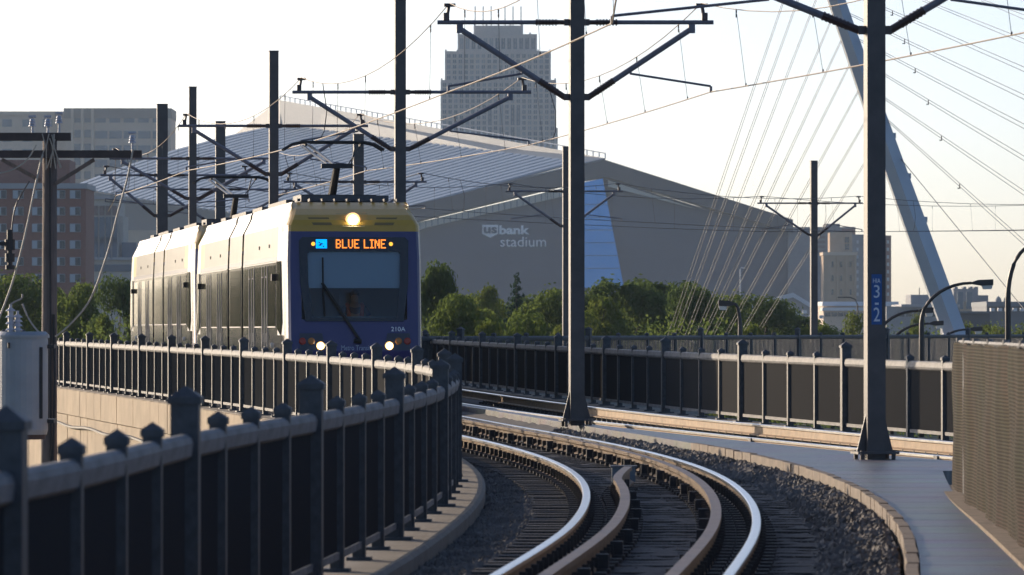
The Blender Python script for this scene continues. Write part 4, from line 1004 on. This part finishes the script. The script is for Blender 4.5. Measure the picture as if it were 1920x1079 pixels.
mb = MB(); mb.prism([P(150, 357, 2606), P(640, 430, 2606), P(640, 700, 2606), P(150, 700, 2606)], (0, 20, 0)); part('rear_wall', mb, mat('rear_panel', (.14, .18, .23), .6), stad)
u = SY/F; sy0 = SY+3.3; Ls = stad.location
slg = MB(); slg.prism(poly3([(904, 422), (934, 422), (934, 439), (919, 446), (904, 439)], sy0), (0, .5, 0)); part('sign_shield', slg, lett_m, stad)
def stext(body, px0, px1, py0, py1, m_, bold, y):
    c = P((px0+px1)/2, (py0+py1)/2, y)-Ls; return put_text('lettering', body, 4, c, (R(90), 0, 0), m_, stad, .15, bold, (px1-px0)*u, (py1-py0)*u)
stext('us', 907, 932, 426, 438, zinc_m, .12, sy0-.4); stext('bank', 936, 993, 423, 440, lett_m, .14, sy0); stext('stadium', 938, 1024, 444, 463, lett_m, .0, sy0)

# ------------------------------------------------------------------ buildings behind
def building(name, label, px, Y, cat='building'): return thing(name, label, cat, (P(px, 640, Y).x, Y, -6.6))
def bbox(px0, px1, py0, py1, Y, d): 
    a, b = P(px0, py1, Y), P(px1, py0, Y); return MB().box(((a.x+b.x)/2, Y+d/2, (a.z+b.z)/2), (b.x-a.x, d, b.z-a.z))
# residential tower
TY = 2750; tw = building('tower_block', 'pale stepped residential tower with rooftop masts behind the stadium', 935, TY)
tiers = [('tower_crown', 888, 981, 48, 66, 12, 26), ('tower_upper', 858, 1007, 64, 300, 6, 34), ('tower_shoulder', 834, 1033, 96, 300, 2, 44), ('tower_base', 826, 1043, 150, 300, 0, 50), ('tower_wing', 1000, 1046, 240, 300, 0.5, 40)]
for nm, a, b, c, d, dy, dp in tiers:
    part(nm, bbox(a, b, c, d, TY+dy, dp), towerw_m, tw)
wn = MB(); pr_ = MB(); r_ = random.Random(2)
for nm, a, b, c, d, dy, dp in tiers[:4]:
    vis = {'tower_crown': (50, 62), 'tower_upper': (72, 96), 'tower_shoulder': (102, 152), 'tower_base': (156, 276)}[nm]
    step = 10.8; n = int((b-a)/step)
    for i in range(n+1):
        px = a+2+(b-a-4)*i/n
        wdt = 2.2 if i % 2 else 3.2
        pt = bbox(px-wdt/2, px+wdt/2, c-(3 if i % 2 == 0 else 0), d, TY+dy-1.0, 1.1); pr_.add(pt.v, pt.f)
        if i < n and nm != 'tower_crown':
            py = vis[0]; j = 0
            while py < vis[1]-6:
                if nm == 'tower_upper' or (nm == 'tower_base' and i in (8, 10, 12, 13) and py > 190): q = bbox(px+2.2, px+(b-a-4)/n-2.2, py, py+(20 if nm == 'tower_upper' else 38), TY+dy-.15, .2); py += 42
                else:
                    q = bbox(px+2.4, px+(b-a-4)/n-2.4, py, py+6.6, TY+dy-.15, .2); py += 10.2
                wn.add(q.v, q.f, 0 if r_.random() < .72 else 1)
        if nm != 'tower_crown' and i < n:
            py = vis[0]
            while py < vis[1]-4: q = bbox(px+(b-a-4)/n/2-.4, px+(b-a-4)/n/2+.4, py, py+6.5, TY+dy-.3, .2); pr_.add(q.v, q.f); py += 10.2
part('window_grid', wn, [towerg_m, mat('tower_blind', (.36, .38, .38), .6)], tw, kind='stuff'); part('pier', pr_, towerw_m, tw, kind='stuff')
for px in (891, 906, 921, 947, 962, 977): part('roof_mast', MB().tube([P(px, 50, TY+20), P(px, 12, TY+20)], .28, 5), dark_m, tw)
# brown apartment block
BY = 1000; ap = building('apartment_block', 'red brown brick apartment block with white curtained windows at far left', 60, BY)
part('wall', bbox(-140, 161, 352, 660, BY, 20), brick_m, ap); part('cornice', bbox(-142, 163, 344, 354, BY-.6, 21), cornice_m, ap); part('penthouse', bbox(-140, 130, 300, 345, BY+5, 14), brick_m, ap)
wm = MB().box((0, 0, 0), (1.9, .35, 1.5)).mesh('window', cornice_m); wc_ = MB().box((-.45, -.2, 0), (.85, .06, 1.3)).mesh('curtain', curtain_m); wd_ = MB().box((.45, -.19, 0), (.85, .06, 1.3)).mesh('pane', dwin_m)
wc2 = MB().box((0, -.2, 0), (1.1, .06, 1.3)).mesh('curtain', curtain_m)
for r_i in range(6):
    py = 365+31.4*r_i
    for px in (-90, -45, 2, 34, 70, 112, 141):
        p = P(px, py, BY-.05); o = shared('window', wm, ap, p-ap.location)
        shared('curtain', wc_, o, (0, 0, 0)); shared('pane', wd_, o, (0, 0, 0))
# tan office block
OY = 2700; of = building('office_block', 'large tan office block with dark window bands and vertical ribs at upper left', 160, OY)
part('wall', bbox(-120, 122, 210, 480, OY+12, 40), tanw_m, of); part('wall', bbox(120, 320, 204, 660, OY, 40), tanw_m, of)
part('cornice', bbox(119, 321, 203, 222, OY-.8, 41), mat('tan_dark_band', (.27, .225, .19), .8), of); part('cornice', bbox(-120, 121, 209, 216, OY+11, 41), tanw_m, of)  # right cornice in a darker tan than the wall
for px in (135, 154, 173): part('rib', bbox(px-2.5, px+2.5, 204, 660, OY-2.0, 2.0), tanl_m, of)
ow = {}
def owin(px0, px1, py0, py1, Y):
    k = (round(px1-px0), round(py1-py0)); 
    if k not in ow: ow[k] = MB().box((0, 0, 0), (k[0]*OY/F, .5, k[1]*OY/F)).mesh('window', offg_m)
    shared('window', ow[k], of, P((px0+px1)/2, (py0+py1)/2, Y)-of.location)
for r_i in range(5):
    for k in range(6):
        py = 217 if r_i == 0 else 246+27*(r_i-1); a = 178+27*k
        if a+21 < 322: owin(a, a+(20 if r_i == 0 else 23), py, py+(13 if r_i == 0 else 14), OY-.1)
    for a in (139, 158): owin(a, a+12, 206+26*r_i+(0 if r_i == 0 else 12), 206+26*r_i+(24 if r_i == 0 else 26), OY-.1)
    for k in range(6): owin(-110+38*k, -110+38*k+18, 224+28*r_i, 238+28*r_i, OY+11.9)
# limestone building
LY = 1200; lb = building('stone_building', 'pale limestone building with tall narrow windows beside the brown block', 205, LY)
part('wall', bbox(161, 222, 371, 660, LY+6, 20), stoneb_m, lb); part('setback', bbox(222, 231, 405, 660, LY+8, 16), stoneb_m, lb); part('parapet', bbox(160, 223, 368, 374, LY+5, 22), cornice_m, lb); part('podium', bbox(160, 258, 486, 660, LY, 10), stoneb_m, lb)
part('low_wing', bbox(228, 256, 455, 490, LY+7, 10), offg_m, lb); part('ledge', bbox(160, 259, 483, 488, LY-.8, 11), cornice_m, lb)
nwm = MB().box((0, 0, 0), (1.0, .4, 5.6)).mesh('window', offg_m); nws = MB().box((0, 0, 0), (1.0, .4, 2.0)).mesh('window', mat('stone_recess', (.2, .15, .14), .8)); nww = MB().box((0, 0, 0), (2.3, .4, 1.5)).mesh('window', offg_m)
for k in range(5): 
    for py, me in ((395, nws), (432, nwm), (470, nwm)): shared('window', me, lb, P(167+12*k, py, LY+5.9)-lb.location)
for k in range(5):
    for py in (503, 535): shared('window', nww, lb, P(172+19*k, py, LY-.1)-lb.location)
# mill buildings right of the stadium
MY = 2150; ml = building('grain_mill', 'sunlit tan grain mill with narrow windows between stadium and near pole', 1590, MY)
mrot = 0
part('mill_front', bbox(1545, 1606, 475, 700, MY, 22), mill_m, ml); part('mill_upper', bbox(1556, 1598, 436, 480, MY+8, 14), mill_m, ml); part('mill_parapet', bbox(1543, 1608, 473, 479, MY-.6, 23), tanl_m, ml)
for px in (1545, 1571, 1588, 1604): part('pilaster', bbox(px-1.3, px+1.3, 480, 565, MY-1.2, 1.2), mill_m, ml)
mw = MB().box((0, 0, 0), (.75, .4, 2.1)).mesh('window', dwin_m)
for px in (1561, 1577, 1595):
    for py in (496, 522, 548): shared('window', mw, ml, P(px, py, MY-.1)-ml.location)
for px in (1586, 1590): 
    for py in (450, 463): shared('window', mw, ml, P(px, py, MY+7.9)-ml.location)
g1 = building('apartment_tower', 'grey brown apartment tower behind the mill with balconies', 1560, MY+150)
part('wall', bbox(1478, 1604, 426, 700, MY+150, 30), millg_m, g1); part('penthouse', bbox(1548, 1575, 420, 428, MY+152, 20), millg_m, g1); part('stair_tower', bbox(1579, 1604, 429, 445, MY+148, 10), brick_m, g1)
sm = MB().box((0, 0, 0), (3.2, .5, 1.1)).mesh('balcony', mat('balcony_brown', (.17, .13, .12), .7))
for r_i in range(5):
    for px in (1540, 1572, 1596): shared('balcony', sm, g1, P(px, 436+9*r_i, MY+149.8)-g1.location)
g2 = building('high_rise', 'narrow grey high rise with small white windows right of the near pole', 1650, MY+60)
part('wall', bbox(1598, 1660, 440, 700, MY+60, 30), millg_m, g2); part('side_bay', bbox(1660, 1671, 442, 700, MY+62, 26), brick_m, g2)
hwm = MB().box((0, 0, 0), (.8, .3, 1.3)).mesh('window', curtain_m)
for r_i in range(8): shared('window', hwm, g2, P(1665, 454+14*r_i, MY+61.9)-g2.location)
for r_i in range(8):
    for px in (1608, 1650): shared('window', hwm, g2, P(px, 454+14*r_i, MY+59.9)-g2.location)
l1 = building('warehouse', 'long tan low warehouse with white rooftop units below the mill', 1620, 1700)
part('wall', bbox(1544, 1705, 572, 660, 1700, 30), tanl_m, l1); part('parapet', bbox(1542, 1685, 566, 574, 1698, 30), whitepanel_m, l1); part('annex', bbox(1544, 1668, 582, 660, 1690, 9), tanw_m, l1); part('annex_roof', bbox(1542, 1670, 577, 583, 1689, 10), whitepanel_m, l1)
ww = MB().box((0, 0, 0), (1.6, .3, 1.1)).mesh('window', dwin_m)
for k in range(10): shared('window', ww, l1, P(1552+12*k, 590, 1689.9)-l1.location)
uw = MB().box((0, 0, 0), (1.2, 1.2, 1.0)).mesh('roof_unit', whitepanel_m)
for k in range(9): shared('roof_unit', uw, l1, P(1465+9*k+random.uniform(-3, 3), 592+random.uniform(-8, 6), 1680)-l1.location)
l2 = building('warehouse', 'grey low building behind the foot of the mast', 1730, 1500)
part('wall', bbox(1662, 1800, 575, 660, 1500, 40), lowr_m, l2); part('upper_floor', bbox(1708, 1760, 553, 577, 1505, 20), lowr_m, l2); part('roof_edge', bbox(1690, 1800, 571, 576, 1498, 40), cornice_m, l2); part('antenna', MB().tube([P(1724, 553, 1510), P(1724, 540, 1510)], .12, 5), dark_m, l2)
for k in range(6): shared('window', ww, l2, P(1690+15*k, 590, 1499.9)-l2.location)
l3 = building('office_building', 'stepped grey and tan office building right of the leaning mast', 1815, 1600)
part('wall', bbox(1788, 1834, 542, 660, 1600, 30), lowr_m, l3); part('wall', bbox(1834, 1853, 554, 660, 1605, 30), lowr_m, l3); part('lower_wing', bbox(1776, 1845, 566, 660, 1594, 5), tanw_m, l3)
for px in (1795, 1812): part('window_bay', bbox(px, px+11, 548, 580, 1593, 1), offg_m, l3)
for px in (1790, 1806, 1818, 1828): part('roof_unit', bbox(px, px+6, 538, 543, 1603, 6), lowr_m, l3)
l4 = building('shed', 'dark flat roofed shed below the office building at right', 1820, 1100)
part('wall', bbox(1785, 1856, 586, 660, 1100, 30), lowd_m, l4); part('roof_edge', bbox(1784, 1857, 584, 588, 1099, 31), mat('shed_edge', (.1, .12, .15), .6), l4)
l5 = building('warehouse', 'blue grey warehouse with a pale roof at the right edge', 1890, 1250)
part('wall', bbox(1850, 1990, 574, 660, 1250, 40), mat('blue_grey_wall', (.11, .13, .16), .7), l5); part('roof', bbox(1850, 1990, 566, 575, 1248, 42), mat('slate_roof', (.14, .17, .2), .7), l5)
for k in range(5): part('roof_unit', bbox(1858+14*k, 1865+14*k, 578, 584, 1240, 3), whitepanel_m, l5)
for (px, lab) in ((1872, 'left of two small round domes on the skyline at right'), (1887, 'right of two small round domes on the skyline at right')):
    dm = thing('dome', lab, 'dome', P(px, 660, 1900)); c = P(px, 567, 1900); q = MB(); q.tube([c-Vector((0, 0, 16)), c, c+Vector((0, 0, 1.1)), c+Vector((0, 0, 2))], [1.15, 1.15, .9, .2], 12); part('dome_shell', q, lowr_m, dm, smooth=True)
fp = thing('light_pole', 'thin white light pole standing above the trees before the stadium', 'light pole', P(1388, 660, 900)); part('lamp_pole', MB().tube([P(1388, 660, 900), P(1388, 506, 900), P(1390, 502, 900), P(1394, 502, 900)], .11, 6), whitepanel_m, fp); part('lamp_head', MB().box(P(1395, 503, 900), (.5, .3, .15)), whitepanel_m, fp)
fp = thing('light_pole', 'thin dark light pole with a left facing arm before the tan warehouse', 'light pole', P(1608, 660, 800)); part('lamp_pole', MB().tube([P(1608, 660, 800), P(1608, 572, 800), P(1604, 562, 800), P(1594, 558, 800), P(1576, 558, 800)], .10, 6), lamp_h_m, fp); part('lamp_head', MB().box(P(1574, 558, 800), (.6, .3, .15)), lamp_h_m, fp)

# ------------------------------------------------------------------ trees
def tree_meshes(seed, leaf, n=13000, conifer=False, spread=1.0, lsz=(.09, .21)):
    r_ = random.Random(seed); tb = MB(); cb = MB()
    Ht = 10.0
    tb.tube([(0, 0, 0), (.05, 0, Ht*.2), (.1*r_.uniform(-1, 1), .1, Ht*.45), (0, 0, Ht*(.95 if conifer else .75))], [.28, .22, .16, .03], 8)
    blobs = []
    if conifer:
        for k in range(60):
            t = k/59; z = Ht*(.08+.9*t); rad_ = 2.3*(1-t)**.85+.12; a = k*2.4
            blobs.append((Vector((math.cos(a)*rad_*.6, math.sin(a)*rad_*.6, z-.15*rad_)), rad_*.42+.12, .35))
    else:
        for k in range(36):
            a = r_.random()*6.283; h = r_.random(); rr_ = (1-abs(h-.42)**1.5*1.6)*r_.uniform(.35, 1)**.6
            z = Ht*(.26+.66*h); q = Vector((math.cos(a)*3.5*rr_*spread, math.sin(a)*3.5*rr_*spread, z))
            blobs.append((q, r_.choice((.5, .7, .9, 1.2, 1.5)), .75))
            if k % 2 == 0: tb.tube([(0, 0, Ht*r_.uniform(.18, .45)), (q.x*.5, q.y*.5, q.z*.8), (q.x, q.y, q.z)], [.10, .06, .02], 5)
    tot = sum(b[1]**2 for b in blobs)
    vs, fs = [], []
    for (c, rad_, sq) in blobs:
        for _ in range(int(n*rad_**2/tot)):
            d = Vector((r_.gauss(0, 1), r_.gauss(0, 1), r_.gauss(0, 1))).normalized(); p = c+Vector((d.x, d.y, d.z*sq))*rad_*r_.uniform(.55, 1.08)*(1.25 if r_.random() < .08 else 1)
            u_ = Vector((r_.gauss(0, 1), r_.gauss(0, 1), r_.gauss(0, .7))).normalized(); nn = (d+u_*.9).normalized()
            t1_ = nn.cross(u_).normalized(); t2_ = nn.cross(t1_); s_ = r_.uniform(*lsz); o = len(vs)
            vs += [tuple(p-t1_*s_), tuple(p+t2_*s_*.55), tuple(p+t1_*s_), tuple(p-t2_*s_*.55)]; fs.append((o, o+1, o+2, o+3))
    cb.v = vs; cb.f = fs; cb.m = [0]*len(fs)
    tm_ = tb.mesh('trunk', bark_m); cm_ = cb.mesh('crown', leaf); return tm_, cm_
TV = [tree_meshes(11, leafA), tree_meshes(12, leafB), tree_meshes(13, leafC, 10000), tree_meshes(14, leafA, spread=1.2), tree_meshes(15, leafB, 15000, spread=1.15), tree_meshes(16, leafD, 8000, True, lsz=(.08, .18)), tree_meshes(17, leafC, 6000, spread=.9)]
TREES = [(20, 518, 95, 400, 0, 'leafy tree behind the transformer at the left edge'), (95, 530, 70, 430, 3, 'green tree hidden behind the wooden utility pole'), (150, 535, 60, 380, 0, 'green tree between the wooden pole and the dark tree'), (222, 528, 52, 360, 1, 'dark green tree directly left of the train'), (185, 580, 40, 350, 2, 'low yellow green shrub between the left trees'),
  (822, 486, 46, 330, 4, 'tall dark tree touching the right side of the train'), (868, 556, 75, 320, 0, 'mid green tree a little right of the train'), (925, 527, 48, 430, 2, 'bright open tree left of the spruce'), (968, 515, 50, 400, 5, 'dark pointed spruce below the stadium sign'), (905, 592, 55, 300, 2, 'low bright tree in front of the spruce, left'), (990, 592, 55, 300, 0, 'low green tree in front of the spruce, right'), (1035, 545, 75, 380, 0, 'round green tree left of the middle pole'),
  (1115, 545, 75, 360, 2, 'yellow green tree right of the middle pole'), (1165, 520, 95, 380, 4, 'broad dark tree below the blue glass wedge'), (1235, 520, 100, 390, 4, 'broad dark round tree behind the stay cables, left'), (1295, 545, 60, 370, 1, 'dark tree at the foot of the stay cables'), (1365, 556, 55, 410, 0, 'green tree behind the left facing lamp'), (1430, 562, 75, 420, 1, 'dark round tree right of the left facing lamp'), (1405, 600, 50, 330, 2, 'low bright shrub below the left facing lamp'),
  (1490, 606, 50, 380, 2, 'small pale tree left of the thin far pole'), (1560, 600, 50, 360, 2, 'bright round tree right of the thin far pole'), (1605, 590, 40, 420, 6, 'slender tree in front of the tan warehouse'), (1705, 606, 50, 420, 2, 'low pale tree behind the small lamps'), (1722, 592, 22, 500, 6, 'thin young tree left of the mast foot'), (1808, 608, 32, 420, 6, 'young bright tree right of the mast foot'), (1838, 602, 38, 430, 2, 'bright bushy tree right of the mast'), (1872, 616, 40, 400, 6, 'low tree before the tall right lamp'), (1912, 612, 42, 410, 2, 'low tree at the right edge of the view')]
for k in range(15):
    TREES.append((840+48*k+random.uniform(-14, 14), (560, 548, 566, 552, 572)[k % 5]+(25 if k > 10 else 0), 78, 455+random.uniform(0, 45), (0, 3, 2, 4, 0)[k % 5], 'back row tree number'))
BACK = ['left of the train edge gap', 'behind the tall dark tree by the train', 'behind the bright open tree', 'just left of the spruce tip', 'right of the spruce', 'left of the middle pole', 'directly behind the middle pole', 'under the left edge of the blue wedge', 'under the right edge of the blue wedge', 'behind the broad dark trees', 'behind the stay cables', 'left of the left facing lamp', 'above the left facing lamp', 'right of the white light pole', 'below the pale stadium end']
def put_tree(X, Y, top, halfw, v, label, group):
    t = thing('spruce_tree' if v == 5 else 'broadleaf_tree', label, 'tree', (X, Y, -6.6), random.random()*6.28, group)
    hgt = top+6.6; sz = hgt/9.75; sx = halfw/(2.0 if v == 5 else 3.1)
    for nm, me in zip(('trunk', 'crown'), TV[v]):
        o = link(nm, me, t); o.scale = (sx, sx, sz)
bk = 0
for (px, py, hwp, Y, v, lab) in TREES:
    if lab.startswith('back row'): lab = 'green tree in the back row '+BACK[bk]; bk += 1
    p = P(px, py, Y); put_tree(p.x, Y, p.z, hwp*Y/F, v, lab, 'trees in front of the stadium')
for i in range(34):                                             # unseen trees added left of the frame for the train side to reflect
    Y = 200+i*6+random.uniform(-3, 3); X = min(-8-.19*(Y-118)+random.uniform(-10, 3), -.096*Y-6)
    put_tree(X, Y, random.uniform(5, 10), random.uniform(2.4, 3.4), random.choice([0, 1, 3, 4]), 'unseen tree added left of the viaduct for the train side to reflect', 'added trees left of the viaduct')
r_ = random.Random(9)
hedge = MB(); 
for k in range(110000):                                           # undergrowth and far tree mass low behind the railings
    x = r_.uniform(-60, 75); Y = r_.uniform(300, 520); x = x*Y/400; z = -6.6+(r_.random()**.7)*(7.2+1.0*math.sin(x*.21)+.9*math.sin(x*.57+2)+.5*math.sin(x*1.7))
    u_ = Vector((r_.gauss(0, 1), r_.gauss(0, 1), r_.gauss(0, 1))).normalized(); v_ = u_.orthogonal().normalized(); s_ = r_.uniform(.07, .17); p = Vector((x, Y, z)); o = len(hedge.v)
    hedge.v += [tuple(p-u_*s_), tuple(p+v_*s_*.6), tuple(p+u_*s_), tuple(p-v_*s_*.6)]; hedge.f.append((o, o+1, o+2, o+3)); hedge.m.append(0)
o = link('undergrowth', hedge.mesh('undergrowth', leafA)); tag(o, kind='stuff')

# ------------------------------------------------------------------ haze
hz = MB().box((0, 1700, 96), (4200, 3700, 208)); me = hz.mesh('haze', [])
hm_ = bpy.data.materials.new('haze_air'); hm_.use_nodes = True; n = hm_.node_tree; n.nodes.remove(n.nodes['Principled BSDF'])
pv = n.nodes.new('ShaderNodeVolumePrincipled'); pv.inputs['Density'].default_value = HAZE; pv.inputs['Color'].default_value = (.72, .86, 1, 1); pv.inputs['Anisotropy'].default_value = 0
n.links.new(pv.outputs[0], n.nodes['Material Output'].inputs['Volume']); me.materials.append(hm_)
if HAZE > 0: tag(link('haze', me), kind='stuff')
